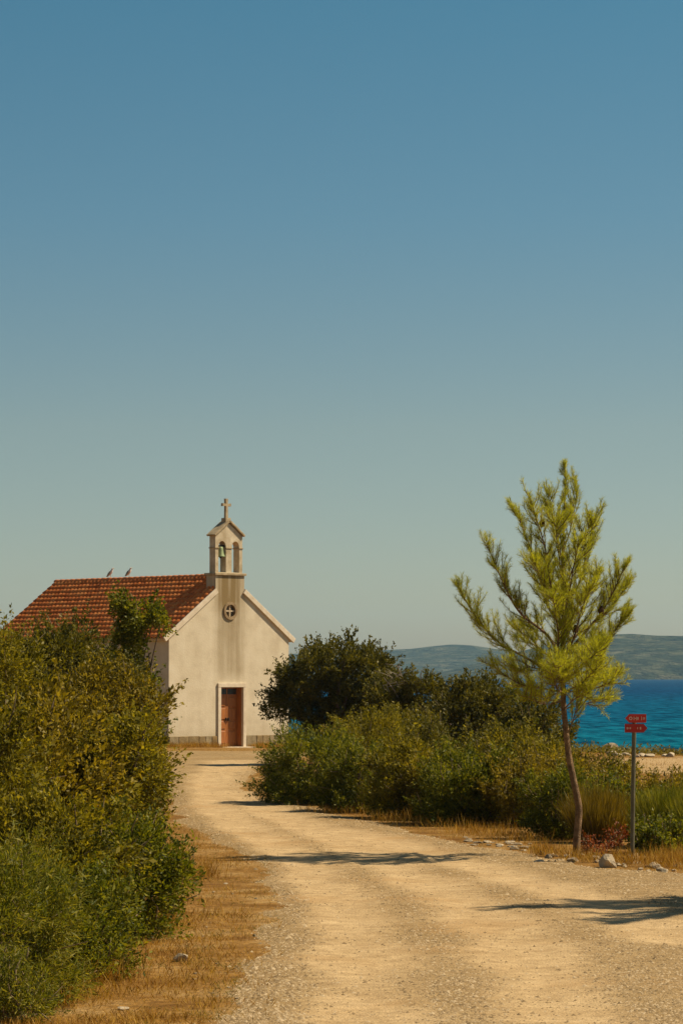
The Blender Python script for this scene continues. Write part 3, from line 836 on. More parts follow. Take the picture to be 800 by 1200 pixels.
def broom(px, Y, w_, h, mat, label, group, seed, n_=5200, name='broom_shrub', lean=.5, ln=(.25, .6), wd=.008, cat='shrub'):
    """upright rush-like shoots fanning from the base"""
    rng = np.random.RandomState(seed)
    root = empty(name, base(px, Y)); tag(root, label, cat, group)
    a = rng.rand(n_) * 6.28; rr = rng.rand(n_) ** .5
    foot = np.stack([np.cos(a) * rr * w_ * .28, np.sin(a) * rr * w_ * .28, np.zeros(n_)], -1)
    out = np.stack([np.cos(a) * rr * lean, np.sin(a) * rr * lean, np.ones(n_)], -1) + .22 * rng.randn(n_, 3) * np.array([1, 1, .2])
    out /= np.linalg.norm(out, axis=1)[:, None]
    hh = h * (1 - .35 * rr ** 2) * rng.uniform(.75, 1.05, n_)
    t0 = rng.rand(n_) ** .75
    L = rng.uniform(*ln, n_)
    st = foot + out * (np.maximum(hh - L, 0) * t0)[:, None]; st[:, 2] = np.maximum(st[:, 2], .01)
    d2 = out + .22 * rng.randn(n_, 3); d2[:, 2] = np.abs(d2[:, 2]) + .4; d2 /= np.linalg.norm(d2, axis=1)[:, None]
    V_, F_ = leaf_quads(st + d2 * L[:, None] * .5, d2, L, np.full(n_, wd), rng, .1)
    link('foliage', npmesh('foliage', V_, F_), M[mat], root)
    paths = []
    for i in rng.choice(n_, 16, replace=False):
        p0 = Vector(foot[i]) * .5; p0.z = -.05; p1 = Vector(foot[i] + out[i] * hh[i] * .7)
        paths.append((spline([p0, p0.lerp(p1, .5), p1], 5), [.014, .012, .010, .008, .006, .004]))
    tubes('stem_cluster', paths, M['bark'], root, 5)
    return root
LG, RG = 'shrubs crowding the left verge of the road', 'shrubs along the right side of the road'
# left thicket, near to far
shrub(-2, 24.2, 1.35, 1.45, 'broom', 'feathery fine-leaved green shrub in front of the thicket beside the bare verge', LG, 21, (.06, .0085), 620, .17, shoots=14, name='broom_shrub')
shrub(10, 22.9, .75, .5, 'broom', 'low sprawling fine-leaved shrub at the very edge of the thicket', LG, 19, (.04, .008), 700, .1, shoots=10, nstem=8)
shrub(80, 26.0, 1.1, .95, 'green', 'low scruffy green shrub at the foot of the feathery shrub', LG, 20, (.038, .015), 700, .12, shoots=8)
shrub(150, 29.4, 1.3, 1.35, 'green', 'fresh green low shrub spilling onto the grassy verge beside the pale rock', LG, 22, (.042, .018), 620, .16)
shrub(60, 28.4, 1.6, 1.6, 'mastic', 'olive green shrub behind the feathery fine-leaved one, below the tall thicket', LG, 23, (.046, .022), 560, .19)
shrub(128, 36.5, 1.25, 2.15, 'mastic', 'rounded olive shrub bulging over the road edge opposite the pine', LG, 24, (.05, .023), 520, .2)
shrub(45, 35.5, 2.2, 2.7, 'olive_scrub', 'tall yellowish olive shrub in the middle of the thicket', LG, 25, (.062, .028), 420, .26)
shrub(-70, 33.0, 2.2, 2.6, 'mastic', 'wide olive shrub at the far side of the thicket away from the road', LG, 26, (.055, .026), 340, .24)
shrub(119, 44.0, 1.7, 3.0, 'olive_scrub', 'brownish olive shrub just in front of the chapel side wall', LG, 27, (.052, .024), 480, .22)
shrub(5, 44.5, 2.5, 3.65, 'mastic', 'tallest olive shrub of the thicket, overlapping the rear of the chapel roof', LG, 28, (.048, .021), 500, .22)
shrub(88, 50.0, 2.4, 3.75, 'oak', 'dark green shrub beneath the chapel eaves', LG, 29, (.055, .028), 440, .25)
shrub(-60, 48.0, 2.6, 3.5, 'olive_scrub', 'broad shrub at the back of the thicket beyond the chapel gable end', LG, 30, (.055, .026), 300, .26)
# slender small tree rising above the thicket in front of the roof
def small_tree(px, Y, blobs, mat, label, seed, leaf, dens, clump_r, trunk_r, cat='tree', name='tree', group=None, bark='bark', nlimb=12, dead=0, shoots=5):
    rng = np.random.RandomState(seed)
    root = empty(name, base(px, Y)); tag(root, label, cat, group)
    f, cl = crown('crown', blobs, rng, M[mat], root, leaf, dens, clump_r, shoots)
    TRI[0] += len(f.data.polygons) * 2
    zc = np.mean([b_[2] for b_ in blobs]); xc = np.mean([b_[0] for b_ in blobs])
    fork = Vector((xc * .35, 0, zc * .42))
    tr = tubes('trunk', [(spline([(0, 0, -.15), (xc * .15 + .05, .03, fork.z * .5), fork], 8), [trunk_r * (1.15 - .04 * i) for i in range(9)])], M[bark], root, 9)
    paths = []
    for i in rng.choice(len(cl), min(nlimb, len(cl)), replace=False):
        e = Vector(cl[i][0]); mid = fork.lerp(e, .5) + Vector((rng.randn() * .1, rng.randn() * .1, .1))
        paths.append((spline([fork - Vector((0, 0, .15)), mid, e], 8), [trunk_r * .62 * (1 - .105 * j) for j in range(9)]))
    tubes('limbs', paths, M[bark], tr, 6)
    for i in range(dead):
        a = rng.uniform(-1, 1); e = Vector((xc + a * .9, -rng.uniform(.6, 1.2), zc + rng.uniform(.5, 1.25)))
        p = [(spline([fork, fork.lerp(e, .6) + Vector((.1, 0, .15)), e], 8), [.035 * (1 - .1 * j) for j in range(9)])]
        for q in range(4):
            s_ = fork.lerp(e, rng.uniform(.6, .95)); p.append((spline([s_, s_ + Vector((rng.randn() * .15, -.1, .2)), s_ + Vector((rng.randn() * .35, -.15, rng.uniform(.25, .5)))], 4), [.012, .01, .008, .006, .003]))
        tubes('dead_branch', p, M['dead_wood'], root, 5)
    return root
small_tree(158, 56.0, [(.12, 0, 3.72, .38, .38, .30), (-.16, 0, 3.92, .22, .25, .26), (.45, .05, 3.62, .26, .3, .24), (-.15, 0, 3.0, .28, .4, .5), (.05, -.1, 2.1, .45, .55, .7), (.12, 0, 1.75, .36, .5, .6), (.1, 0, .8, .45, .6, .75)],
           'green', 'slender leafy tree with its tip against the red chapel roof', 31, (.06, .034), 380, .17, .06, shoots=3)
# right row
shrub(365, 62.5, 2.2, 1.75, 'green', 'dense dark green shrub where the road bends before the chapel', RG, 41, (.05, .02), 420, .2, 2.2)
shrub(425, 65.5, 1.9, 2.15, 'mastic', 'olive feathery shrub rising behind the road-bend shrub', RG, 42, (.05, .016), 420, .2, shoots=9)
shrub(482, 55.6, 1.9, 1.5, 'mastic', 'rounded olive shrub next to the bend, midway along the right row', RG, 43, (.05, .022), 460, .19)
shrub(545, 53.0, 1.8, 1.35, 'green', 'green shrub with a deep shaded hollow beside the road', RG, 44, (.05, .022), 460, .19)
shrub(612, 52.3, 1.5, 1.3, 'olive_scrub', 'yellowish shrub just short of the pine along the right row', RG, 45, (.045, .018), 460, .18, shoots=8)
shrub(420, 58.6, 1.5, 1.35, 'green', 'dense green shrub next to the road bend, second along the right row', RG, 40, (.05, .02), 440, .18)
shrub(515, 55.0, 1.3, 1.1, 'olive_scrub', 'low yellow-olive shrub squeezed between two rounded shrubs of the right row', RG, 39, (.045, .02), 440, .16)
shrub(580, 53.0, 1.2, 1.1, 'mastic', 'low olive shrub filling the gap before the yellowish shrub', RG, 38, (.045, .02), 440, .16)
shrub(530, 66.0, 2.2, 1.75, 'oak', 'dark shrub filling the row behind the rounded shrubs', RG, 46, (.05, .024), 360, .22)
shrub(455, 72.0, 2.4, 1.9, 'mastic', 'olive shrub at the foot of the evergreen trees', RG, 47, (.05, .024), 320, .24)
shrub(600, 64.0, 2.2, 1.55, 'mastic', 'low olive shrub behind the yellowish shrub near the pine', RG, 48, (.05, .024), 340, .22)
shrub(655, 48.5, 1.2, 1.05, 'green', 'bright green low shrub at the left foot of the pine', RG, 49, (.045, .018), 520, .15)
shrub(672, 55.0, 1.4, 1.35, 'olive_scrub', 'pale olive shrub standing behind the pine trunk', RG, 50, (.05, .022), 440, .18)
broom(700, 47.2, 1.0, 1.12, 'ochre_scrub', 'rusty ochre feathery shrub between the pine trunk and the sign post', RG, 51, 7000, lean=.6, ln=(.15, .4), wd=.007)
shrub(728, 49.0, 1.25, 1.0, 'green', 'dark glossy green shrub right behind the sign post', RG, 52, (.055, .026), 460, .17)
broom(785, 46.2, 1.4, 1.15, 'broom', 'tall rush-like green broom shrub past the sign post', RG, 53, 9000, lean=.45, ln=(.2, .6), wd=.009)
broom(835, 45.5, 1.5, 1.2, 'broom', 'tall broom shrub at the end of the right row', RG, 54, 7000, lean=.45, ln=(.2, .6), wd=.009)
shrub(775, 55.0, 1.3, .8, 'olive_scrub', 'pale scraggly shrub in front of the sandy clearing', RG, 55, (.05, .02), 360, .18, shoots=9)
shrub(705, 62.0, 1.3, .95, 'mastic', 'olive shrub at the edge of the sandy clearing', RG, 56, (.05, .022), 360, .19)
shrub(640, 60.0, 1.5, 1.25, 'mastic', 'olive green shrub backing the pine on the chapel side', RG, 57, (.05, .022), 360, .19)
shrub(770, 44.6, .9, .5, 'green', 'small leafy green shrub beside the foot of the sign post', RG, 58, (.045, .022), 520, .11, nstem=8)
shrub(840, 60.0, 1.6, .8, 'mastic', 'olive shrub beyond the tall broom', RG, 59, (.05, .022), 300, .2)
# evergreen trees in front of the sea
TG = 'evergreen trees between the chapel and the sea'
small_tree(400, 88, [(-.1, 0, 3.05, 1.0, 1.0, .5), (-.75, -.1, 2.7, .9, .9, .55), (-1.3, -.1, 2.15, .75, .8, .45), (-1.75, 0, 1.65, .5, .6, .3), (.7, 0, 2.75, .75, .9, .55), (.9, 0, 2.1, .8, .9, .75), (-.4, .2, 2.1, .8, .8, .5), (1.2, .1, 1.2, .7, .8, .9), (-.55, .3, 1.25, .75, .7, .75), (.3, .2, 1.4, .8, .8, .8)],
           'oak', 'wind-bent evergreen tree leaning its crown towards the chapel front', 61, (.075, .038), 300, .25, .16, group=TG)
small_tree(482, 85, [(0, 0, 2.05, 1.0, 1.0, .55), (.55, 0, 1.7, .9, .9, .6), (-.6, 0, 1.85, .8, .9, .65), (0, 0, 1.2, 1.2, 1.0, .9)],
           'oak', 'evergreen tree with bare grey dead branches showing in its crown', 62, (.075, .038), 300, .24, .13, group=TG, dead=4)
small_tree(555, 80, [(0, 0, 1.95, .8, .9, .6), (.4, 0, 1.5, .75, .8, .6), (-.5, 0, 1.5, .7, .8, .6), (0, 0, 1.0, 1.1, 1.0, .85)],
           'oak', 'round-topped evergreen tree in front of the far hills', 63, (.075, .038), 300, .23, .12, group=TG)
small_tree(622, 77, [(0, 0, 1.4, .65, .7, .55), (.4, 0, .95, .6, .7, .6), (-.45, 0, 1.05, .6, .7, .6)],
           'oak', 'low dark evergreen tree partly behind the pine crown', 64, (.075, .038), 300, .22, .09, group=TG)
small_tree(590, 90, [(0, 0, 1.6, .9, .9, .6), (.6, 0, 1.1, .8, .8, .6), (-.6, 0, 1.2, .8, .8, .7)],
           'green', 'green tree behind the low evergreens near the shore', 65, (.075, .038), 260, .24, .1, group=TG)

# ------------------------------------------------------------------ pine
def pine(px_base, Yp, label, seed):
    rng = np.random.RandomState(seed)
    b0 = G(*px_base); Yp = b0.y
    root = empty('pine_tree', b0); tag(root, label, 'tree', 'young pines beside the road')
    def P(px, py, dy=0):
        v = at(px, py, Yp) - b0; v.y += dy; return v
    trunk_pts = [P(675, 1008), P(675.5, 985), P(678, 952), P(676, 935), P(671, 911), P(666, 885), P(662.5, 852), P(660, 825), P(659.5, 785), P(660, 730), P(658.5, 685), P(659, 646), P(661.5, 595), P(662, 543)]
    tp = spline(trunk_pts, 44)
    H = tp[-1].z
    rad = [max(.006, .057 * (1 - p.z / (H * 1.02)) ** .75) for p in tp]
    rad[0] *= 1.35; rad[1] *= 1.15
    tr = tubes('trunk', [(tp, rad)], M['pine_bark'], root, 10)
    def on_trunk(py):
        z = P(660, py).z
        return min(tp, key=lambda q: abs(q.z - z))
    limbs = []
    def limb(py0, pts, dy, r0):
        s_ = on_trunk(py0); n_ = len(pts)
        pp = [s_] + [P(x_, y_, dy * 1.3 * (i + 1) / n_) for i, (x_, y_) in enumerate(pts)]
        limbs.append((spline(pp, 5 * n_), r0))
    limb(786, [(643, 748), (610, 721), (592, 694), (568, 640)], -.45, .026)
    limb(800, [(622, 774), (584, 752), (559, 724), (538, 688)], .25, .024)
    limb(742, [(640, 706), (627, 655), (605, 597)], .2, .022)
    limb(720, [(645, 690), (636, 640), (619, 588)], -.35, .02)
    limb(655, [(650, 618), (640, 578)], -.15, .013)
    limb(770, [(694, 730), (712, 703), (729, 664)], -.3, .024)
    limb(760, [(700, 728), (722, 706), (740, 684)], .45, .02)
    limb(795, [(700, 778), (716, 745), (736, 722)], .1, .022)
    limb(715, [(677, 688), (688, 652), (697, 608)], .25, .02)
    limb(690, [(673, 660), (684, 630), (690, 612)], -.4, .016)
    limb(650, [(670, 615), (678, 572)], .12, .012)
    limb(812, [(690, 808), (714, 799)], -.5, .016)
    limb(830, [(690, 824), (716, 822)], .3, .012)
    limb(815, [(630, 806), (605, 800), (572, 778)], -.15, .018)
    limb(822, [(635, 825), (612, 815)], -.5, .013)
    limb(806, [(690, 800), (728, 790)], .35, .015)
    # limbs towards and away from the viewer
    limb(790, [(652, 768), (648, 735), (640, 700)], -1.0, .02)
    limb(775, [(668, 752), (676, 716), (684, 690)], -1.0, .02)
    limb(785, [(668, 758), (670, 725), (668, 695)], 1.0, .02)
    limb(745, [(655, 718), (648, 680), (640, 655)], .85, .018)
    limb(725, [(664, 700), (668, 665), (672, 640)], -.75, .016)
    limb(815, [(650, 808), (640, 790)], -.95, .016)
    limb(815, [(675, 802), (690, 785)], -.9, .016)
    limb(690, [(655, 665), (650, 635), (648, 618)], -.5, .013)
    limb(800, [(640, 790), (618, 782), (600, 790)], -.7, .016)
    limb(780, [(640, 765), (622, 750), (612, 735)], .8, .018)
    limb(790, [(678, 775), (692, 758), (700, 740)], .8, .018)
    limb(828, [(672, 818), (685, 812)], -.6, .012)
    limb(826, [(645, 820), (625, 808)], .6, .012)
    limb(750, [(668, 725), (680, 700), (694, 675)], -.6, .016)
    limb(735, [(650, 712), (634, 690), (622, 662)], -.7, .016)
    limb(808, [(655, 800), (650, 792), (640, 780)], -1.15, .016)
    limb(795, [(672, 785), (684, 772), (690, 765)], -1.2, .016)
    # bare side stem low on the trunk
    limb(862, [(672, 840), (676, 815)], -.1, .012)
    paths = [(p, [r0 * (1 - .8 * i / (len(p) - 1)) for i in range(len(p))]) for p, r0 in limbs]
    tubes('limbs', paths, M['pine_bark'], tr, 6)
    # twigs and shoots
    shoots_ = []; tw = []
    def add_shoot(a, b_): shoots_.append((np.array(a), np.array(b_)))
    UP = Vector((0, 0, 1))
    for p, r0 in limbs + [(tp[24:], .02)]:
        n_ = len(p); tot = sum((p[i + 1] - p[i]).length for i in range(n_ - 1))
        is_trunk = p is not limbs[-1][0] and r0 == .02 and p[0] is tp[24]
        d_acc = 0
        start = .28 if not is_trunk else .12
        steps = int(tot / .060)
        for k_ in range(steps):
            u = start + (1 - start) * (k_ + rng.rand()) / steps
            i = min(int(u * (n_ - 1)), n_ - 2); q = p[i].lerp(p[i + 1], u * (n_ - 1) - i)
            T = (p[i + 1] - p[i]).normalized()
            a = rng.rand() * 6.28
            side = T.cross(UP); side = side.normalized() if side.length > .05 else Vector((1, 0, 0))
            lat = (side * math.cos(a) + T.cross(side) * math.sin(a) * .7)
            dirv = (T * rng.uniform(.5, .9) + lat * rng.uniform(.55, 1.0) + UP * rng.uniform(.25, .6)).normalized()
            ln = rng.uniform(.28, .68) * (1.15 - .6 * u)
            if is_trunk: ln *= 1.0 - .6 * u; dirv = (dirv + UP * .8 * u).normalized()
            e = q + dirv * ln * .6; e2 = e + (dirv + UP * .55).normalized() * ln * .4
            tw.append(([q, e, e2], [.006, .004, .002]))
            add_shoot(q.lerp(e, .25), e); add_shoot(e, e2)
            for _q in range(rng.randint(0, 3)):
                s2 = q.lerp(e, rng.uniform(.35, .8)); d2 = (dirv + .8 * Vector(rdir(rng, 1)[0]) + UP * .4).normalized(); e3 = s2 + d2 * ln * .5
                tw.append(([s2, s2.lerp(e3, .5), e3], [.004, .003, .002])); add_shoot(s2, e3)
        m_ = int(n_ * .72)
        for i in range(m_, n_ - 1): add_shoot(p[i], p[i + 1])
        # terminal candles
        for k_ in range(3):
            d2 = ((p[-1] - p[-2]).normalized() + UP * .5 + .45 * Vector(rdir(rng, 1)[0])).normalized(); e3 = p[-2] + d2 * rng.uniform(.14, .26); add_shoot(p[-2], e3)
    tubes('twigs', [(spline(a, 4), [b_[0], b_[0], b_[1], b_[1], b_[2]]) for a, b_ in tw], M['pine_bark'], tr, 4)['kind'] = 'stuff'
    Cs, Ds, Ls = [], [], []
    for a, b_ in shoots_:
        ax_ = b_ - a; ln = np.linalg.norm(ax_) + 1e-6; ax_ = ax_ / ln
        m_ = int(ln * 270) + 12
        t_ = rng.rand(m_)
        d = ax_ * rng.uniform(.7, 1.3, m_)[:, None] + .8 * rdir(rng, m_) + np.array([0, 0, .1]); d /= np.linalg.norm(d, axis=1)[:, None]
        L = rng.uniform(.05, .10, m_)
        Cs.append(a + ax_ * (t_ * ln)[:, None] + d * L[:, None] * .5); Ds.append(d); Ls.append(L)
    C = np.concatenate(Cs); D = np.concatenate(Ds); L = np.concatenate(Ls)
    V_, F_ = leaf_quads(C, D, L, np.full(len(C), .0042), rng, .05)
    link('crown', npmesh('crown', V_, F_), M['needle'], root)
    TRI[0] += 2 * len(C)
    mcone = simple('pine_cone', (.05, .025, .012), (.12, .06, .03), 30, .8, .5, .02)
    for (x_, y_, dy) in ((702, 716, -.3), (671, 738, -.5), (637, 704, -.4), (634, 614, -.2)):
        bm = bmesh.new(); bmesh.ops.create_uvsphere(bm, u_segments=10, v_segments=8, radius=.045)
        for v in bm.verts: v.co.z *= 1.35; v.co *= 1 + .12 * math.sin(v.co.z * 260) + rng.uniform(-.06, .06)
        c_ = link('pine_cone', bmmesh('pine_cone', bm), mcone, root); c_.location = P(x_, y_, dy)
    return root
p1 = pine((675, 1004), 45, 'young pine with airy yellow-green crown beside the red signs', 71)
# a second pine just outside the frame, whose shadow lies across the road in the foreground
p2 = p1.copy(); col.objects.link(p2)
def copy_children(src, dst):
    for ch in list(src.children):
        c_ = ch.copy(); col.objects.link(c_); c_.parent = dst; copy_children(ch, c_)
copy_children(p1, p2)
p2.location = (8.1, 34.6, g1(8.1, 34.6) - .02); p2.rotation_euler = (0, 0, R(150)); p2.scale = (1.7, 1.7, 1.36)
p2['label'] = 'young pine standing alone by the gravel junction away from the signs'

# ------------------------------------------------------------------ signpost
sb = G(740, 1012)
post = empty('signpost', sb); tag(post, 'thin grey metal post carrying two red arrow signs', 'signpost')
mpost = simple('galvanised_post', (.10, .095, .06), (.17, .155, .10), 9, .55, .15, .005, .35)
top = at(743, 838, sb.y) - sb
tubes('post', [([(0, 0, -.25), tuple(top * .5), tuple(top)], [.03, .03, .03])], mpost, post, 14)
bm = bmesh.new(); bmesh.ops.create_cone(bm, cap_ends=True, segments=9, radius1=.15, radius2=.06, depth=.16, matrix=Matrix.Translation((0, 0, .05)))
rr_ = random.Random(4)
for v in bm.verts: v.co += Vector((rr_.uniform(-.03, .03), rr_.uniform(-.03, .03), rr_.uniform(-.02, .02)))
link('footing', bmmesh('footing', bm), M['grey_stone'], post)
mred = simple('red_sign_paint', (.52, .022, .010), (.62, .04, .018), 5, .45, 0, spec=.4)
mdred = simple('dark_red_sign_paint', (.36, .014, .008), (.46, .022, .012), 5, .45, 0, spec=.4)
mlet = simple('faded_lettering', (.62, .40, .30), (.72, .52, .42), 6, .6, 0)
def arrow(name, px0, px1, py0, py1, tip, mat, marks, dy, rz, label):
    p0 = at(px0, py1, sb.y) - sb; p1_ = at(px1, py0, sb.y) - sb
    x0, x1, z0, z1 = p0.x, p1_.x, p0.z, p1_.z; zm = (z0 + z1) / 2; h = (z1 - z0) / 2
    if tip < 0: o_ = [(x0, zm), (x0 + h * .9, z0), (x1, z0), (x1, z1), (x0 + h * .9, z1)]
    else: o_ = [(x0, z0), (x1 - h * .9, z0), (x1, zm), (x1 - h * .9, z1), (x0, z1)]
    s_ = holed_prism(name, o_, [], dy - .012, dy, mat, post); s_['label'] = label
    bm = bmesh.new()
    for (a, w_, sh) in marks:         # faded, unreadable characters
        xa = x0 + (x1 - x0) * a; wv = (x1 - x0) * w_
        if sh == 'o':
            for i in range(10):
                t0, t1 = 2 * math.pi * i / 10, 2 * math.pi * (i + 1) / 10
                q = [(xa + r_ * math.cos(t_), dy - .0145, zm + r_ * math.sin(t_)) for r_, t_ in ((wv, t0), (wv, t1), (wv * .55, t1), (wv * .55, t0))]
                bm.faces.new([bm.verts.new(c_) for c_ in q])
        else:
            hh = h * sh
            bm.faces.new([bm.verts.new(c_) for c_ in ((xa, dy - .0145, zm - hh), (xa + wv, dy - .0145, zm - hh), (xa + wv, dy - .0145, zm + hh), (xa, dy - .0145, zm + hh))])
    link('lettering', bmmesh('lettering', bm), mlet, s_)['kind'] = 'stuff'
arrow('arrow_sign', 732, 756.5, 837, 847, -1, mred, [(.26, .085, 'o'), (.40, .03, .4), (.45, .06, .12), (.53, .03, .4), (.58, .05, .3), (.76, .028, .45), (.84, .03, .3), (.9, .04, .25)], -.034, 0, 'bright red sign pointing left with faded pale lettering')
arrow('arrow_sign', 731.5, 758, 848.5, 858.5, 1, mdred, [(.08, .05, .25), (.16, .03, .2), (.22, .05, .2), (.55, .03, .25), (.66, .06, .3)], -.034, 0, 'darker red sign pointing right, lettering almost worn away')
tubes('clamp', [([(top.x, -.05, at(743, 842, sb.y).z - sb.z), (top.x, .04, at(743, 842, sb.y).z - sb.z)], [.012, .012])], mpost, post, 6)

# ------------------------------------------------------------------ rocks
def rock(p, size, label, group, seed, mat='limestone', flat=.65, name='rock'):
    rg = np.random.RandomState(seed)
    bm = bmesh.new(); bmesh.ops.create_icosphere(bm, subdivisions=3, radius=1)
    pl = [(Vector(rdir(rg, 1)[0]), rg.uniform(.5, .85)) for _ in range(13)]
    sc = Vector((rg.uniform(.8, 1.3), rg.uniform(.75, 1.1), flat * rg.uniform(.8, 1.15)))
    for v in bm.verts:
        for nn, dd in pl:
            e = v.co.dot(nn) - dd
            if e > 0: v.co -= nn * e * .92
        v.co = Vector((v.co.x * sc.x, v.co.y * sc.y, v.co.z * sc.z)) * size
    me_ = bmmesh(name, bm); o = link(name, me_, M[mat])
    zmin_ = min(v.co.z for v in me_.vertices)
    o.location = (p.x, p.y, p.z - zmin_ * .55); o.rotation_euler = (0, 0, rg.rand() * 6.28)
    if group:
        sz_ = 'tiny' if size < .035 else 'fist-sized' if size < .07 else 'larger' if size < .2 else 'big'
        label = sz_ + (' pale ' if mat == 'limestone' else ' grey ') + label
    tag(o, label, 'rock', group); return o
rock(G(712, 1017), .155, 'large pale limestone rock between the pine trunk and the sign post', None, 81, flat=.9)
rock(G(212, 1127), .085, 'pale rock lying alone at the foot of the fresh green shrub', None, 82)
rock(G(144, 1184), .05, 'small flat stone in the dry grass beside the low scruffy shrub', None, 83, flat=.4)
rs = np.random.RandomState(8)
for i in range(46):
    px = rs.uniform(630, 800); py = 1004 + (px - 630) * .085 + rs.uniform(-6, 8)
    if abs(px - 712) < 10: continue
    rock(G(px, py), rs.uniform(.025, .085), 'rock along the road edge near the pine and signpost', 'rocks along the right road edge', 100 + i, rs.choice(['limestone', 'limestone', 'grey_stone']))
for i in range(26):
    px = rs.uniform(545, 625); py = 985 + (px - 545) * .12 + rs.uniform(-6, 5)
    rock(G(px, py), rs.uniform(.03, .10), 'flat stone in the rocky outcrop at the road edge before the pine', 'flat stones of the roadside outcrop', 200 + i, rs.choice(['grey_stone', 'grey_stone', 'limestone']), .3)
for i in range(16):
    px = rs.uniform(225, 300); py = rs.uniform(1030, 1195)
    rock(G(px, py), rs.uniform(.015, .035), 'stone in the dry grass of the left verge', 'stones in the left verge', 300 + i, rs.choice(['grey_stone', 'limestone']), .5)
for i in range(44):
    X = rs.uniform(5, 20); Y = float(coast(X)) - rs.uniform(.3, 4.5)
    rock(Vector((X, Y, g1(X, Y))), rs.uniform(.12, .42), 'limestone boulder on the shore at the edge of the sea', 'boulders along the shore', 400 + i, rs.choice(['limestone', 'limestone', 'grey_stone']), .6, 'boulder')
for i in range(22):
    px = rs.uniform(715, 830); p = G(px, rs.uniform(884, 888))
    rock(p, rs.uniform(.06, .2), 'stone in the line beyond the sandy clearing', 'stones edging the sandy clearing', 500 + i, 'limestone', .5)

# ------------------------------------------------------------------ dry grass, ground cover
rng = np.random.RandomState(19)
def blades(name, X, Y, hmin, hmax, wd, mat, label, cat, lean=.55):
    n_ = len(X); Z = gh(X, Y); hs = .45 + 1.1 * fbm(X * 2.3 + 9, Y * 2.3, 3)
    d = np.stack([rng.randn(n_) * lean, rng.randn(n_) * lean, np.ones(n_)], -1); d /= np.linalg.norm(d, axis=1)[:, None]
    L = rng.uniform(hmin, hmax, n_) * hs
    V_, F_ = leaf_quads(np.stack([X, Y, Z], -1) + d * L[:, None] * .48, d, L, np.full(n_, wd), rng, .1)
    tag(link(name, npmesh(name, V_, F_), M[mat]), label, cat, kind='stuff')
N = 260000
y = 21 + 95 * rng.rand(N) ** 1.8; x = (rng.rand(N) * 2 - 1) * (400 / F * y + 1.0)
s = sdist(x, y) + .55 * (fbm(x * 1.1 + 3, y * 1.1, 4) - .5)
patch = fbm(x * 1.3 + 40, y * 1.3, 4)
dens = np.where(s < -.02, sstep(.28, .6, patch), 0) * sstep(0, .5, -s) + np.where((s < .3) & (s > -.3), .15 * sstep(.45, .6, patch), 0)
k = (rng.rand(N) < dens) & (y < 108)
blades('dry_grass', x[k], y[k], .015, .11, .006, 'dry_grass', 'short rusty dry grass on the road verges', 'grass')
N = 60000
y = 22 + 32 * rng.rand(N) ** 1.5; x = (rng.rand(N) * 2 - 1) * (400 / F * y + 1.0)
s = sdist(x, y) + .55 * (fbm(x * 1.1 + 3, y * 1.1, 4) - .5)
k = rng.rand(N) < np.where(s < .05, sstep(.52, .68, fbm(x * 2.1 + 70, y * 2.1 + 5, 3)), 0)
blades('verge_weeds', x[k], y[k], .015, .07, .006, 'low_scrub', 'small green weeds among the dry grass of the verges', 'weeds', .9)
# taller tufts at the thicket foot and the roadside
N = 16000
tx, ty = [], []
for px, py, n_, rad_ in ((120, 1150, 500, .25), (70, 1175, 500, .3), (200, 1090, 300, .2), (230, 1030, 400, .25), (560, 978, 500, .5), (610, 985, 400, .4), (640, 1003, 300, .3), (690, 1010, 300, .3), (735, 1014, 300, .25), (780, 1016, 600, .35), (795, 1008, 500, .3), (520, 968, 300, .5), (330, 938, 400, .5), (400, 953, 400, .6), (470, 965, 400, .5)):
    p = G(px, py); tx.append(p.x + rng.randn(n_) * rad_ * .6); ty.append(p.y + rng.randn(n_) * rad_)
blades('tall_dry_grass', np.concatenate(tx), np.concatenate(ty), .10, .30, .007, 'dry_grass', 'taller straw-coloured grass tufts at the foot of the shrubs', 'grass', .4)
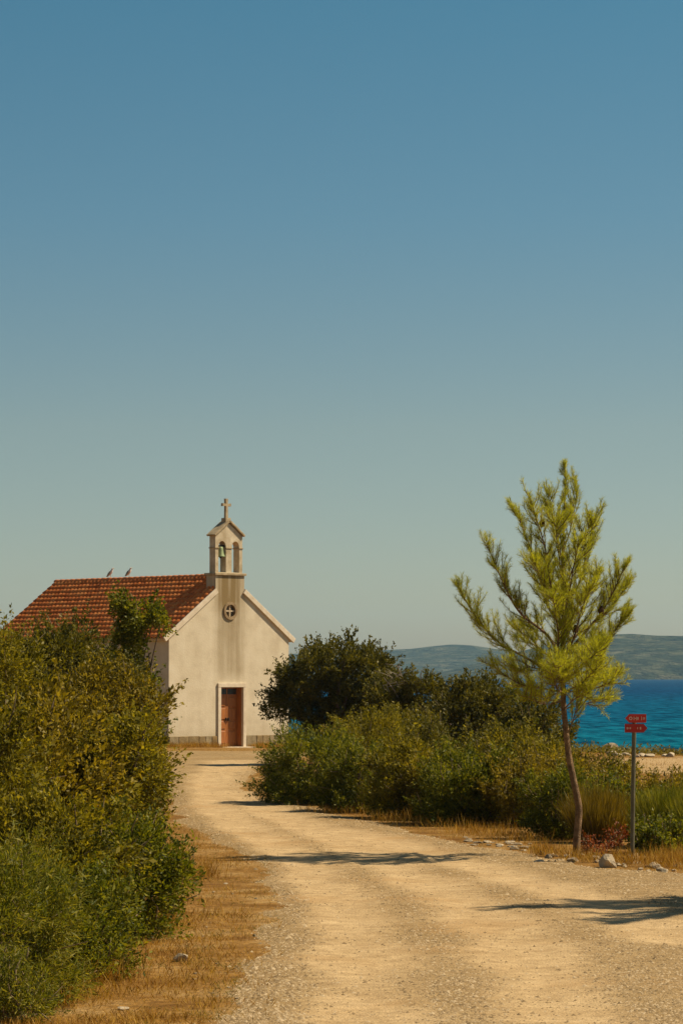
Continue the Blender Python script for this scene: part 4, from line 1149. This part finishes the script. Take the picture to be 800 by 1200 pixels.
# grass against the chapel plinth
n_ = 5000; u = rng.uniform(-W2 - 1, W2 + .6, n_); v = -np.abs(rng.randn(n_)) * .35 - .09
k = ~((u > D0 - .2) & (u < D1 + .2)); u, v = u[k], v[k]
blades('chapel_grass', FC.x + u * math.cos(PHI) - v * math.sin(PHI), FC.y + u * math.sin(PHI) + v * math.cos(PHI), .05, .28, .012, 'dry_grass', 'dry grass growing along the chapel plinth', 'grass', .4)
# low coastal scrub between clearing and shore, and behind the trees
N = 90000
x = rng.uniform(-25, 26, N); y = rng.uniform(93, 140, N)
cst = coast(x)
pt = fbm(x * .35 + 11, y * .35, 4)
d0 = y - cst
den = sstep(-23, -17, d0) * (1 - sstep(-3, -.5, d0)) * sstep(.35, .55, pt)
lx = (x - FC.x) * math.cos(PHI) + (y - FC.y) * math.sin(PHI); ly = -(x - FC.x) * math.sin(PHI) + (y - FC.y) * math.cos(PHI)
den = np.where((x < 2) & ((ly < 3) | (np.abs(lx) < 4)), 0, den)
k = rng.rand(N) < den
hh = .1 + .5 * fbm(x * .8, y * .8, 3) ** 2
C = np.stack([x, y, gh(x, y) + rng.rand(N) * hh], -1)[k]
D = rdir(rng, len(C)) + np.array([0, 0, .6]); D /= np.linalg.norm(D, axis=1)[:, None]
V_, F_ = leaf_quads(C, D, rng.uniform(.1, .2, len(C)), rng.uniform(.04, .08, len(C)), rng, .2)
tag(link('coastal_scrub', npmesh('coastal_scrub', V_, F_), M['low_scrub']), 'low green coastal scrub between the sandy clearing and the shore', 'scrub', kind='stuff')
# small red-leaved plants by the pine foot
def red_plant(px, py, w_, h, label, seed):
    rg = np.random.RandomState(seed); root = empty('red_plant', G(px, py)); tag(root, label, 'plant')
    f, cl = crown('foliage', [(0, 0, h * .55, w_ * .5, w_ * .5, h * .45)], rg, M['red_leaf'], root, (.035, .02), 420, .07, 3, .02)
    stems(root, cl, rg, M['bark'], 8, .006, spread=.03)
red_plant(690, 1003, .32, .22, 'low red-leaved plant at the right foot of the pine trunk', 91)
red_plant(703, 1006, .22, .15, 'tiny red-leaved plant behind the large pale rock', 92)
red_plant(721, 998, .22, .36, 'orange-red leaved plant just before the sign post', 93)
print('foliage tris', TRI[0], 'total', sum(len(m_.polygons) for m_ in bpy.data.meshes))
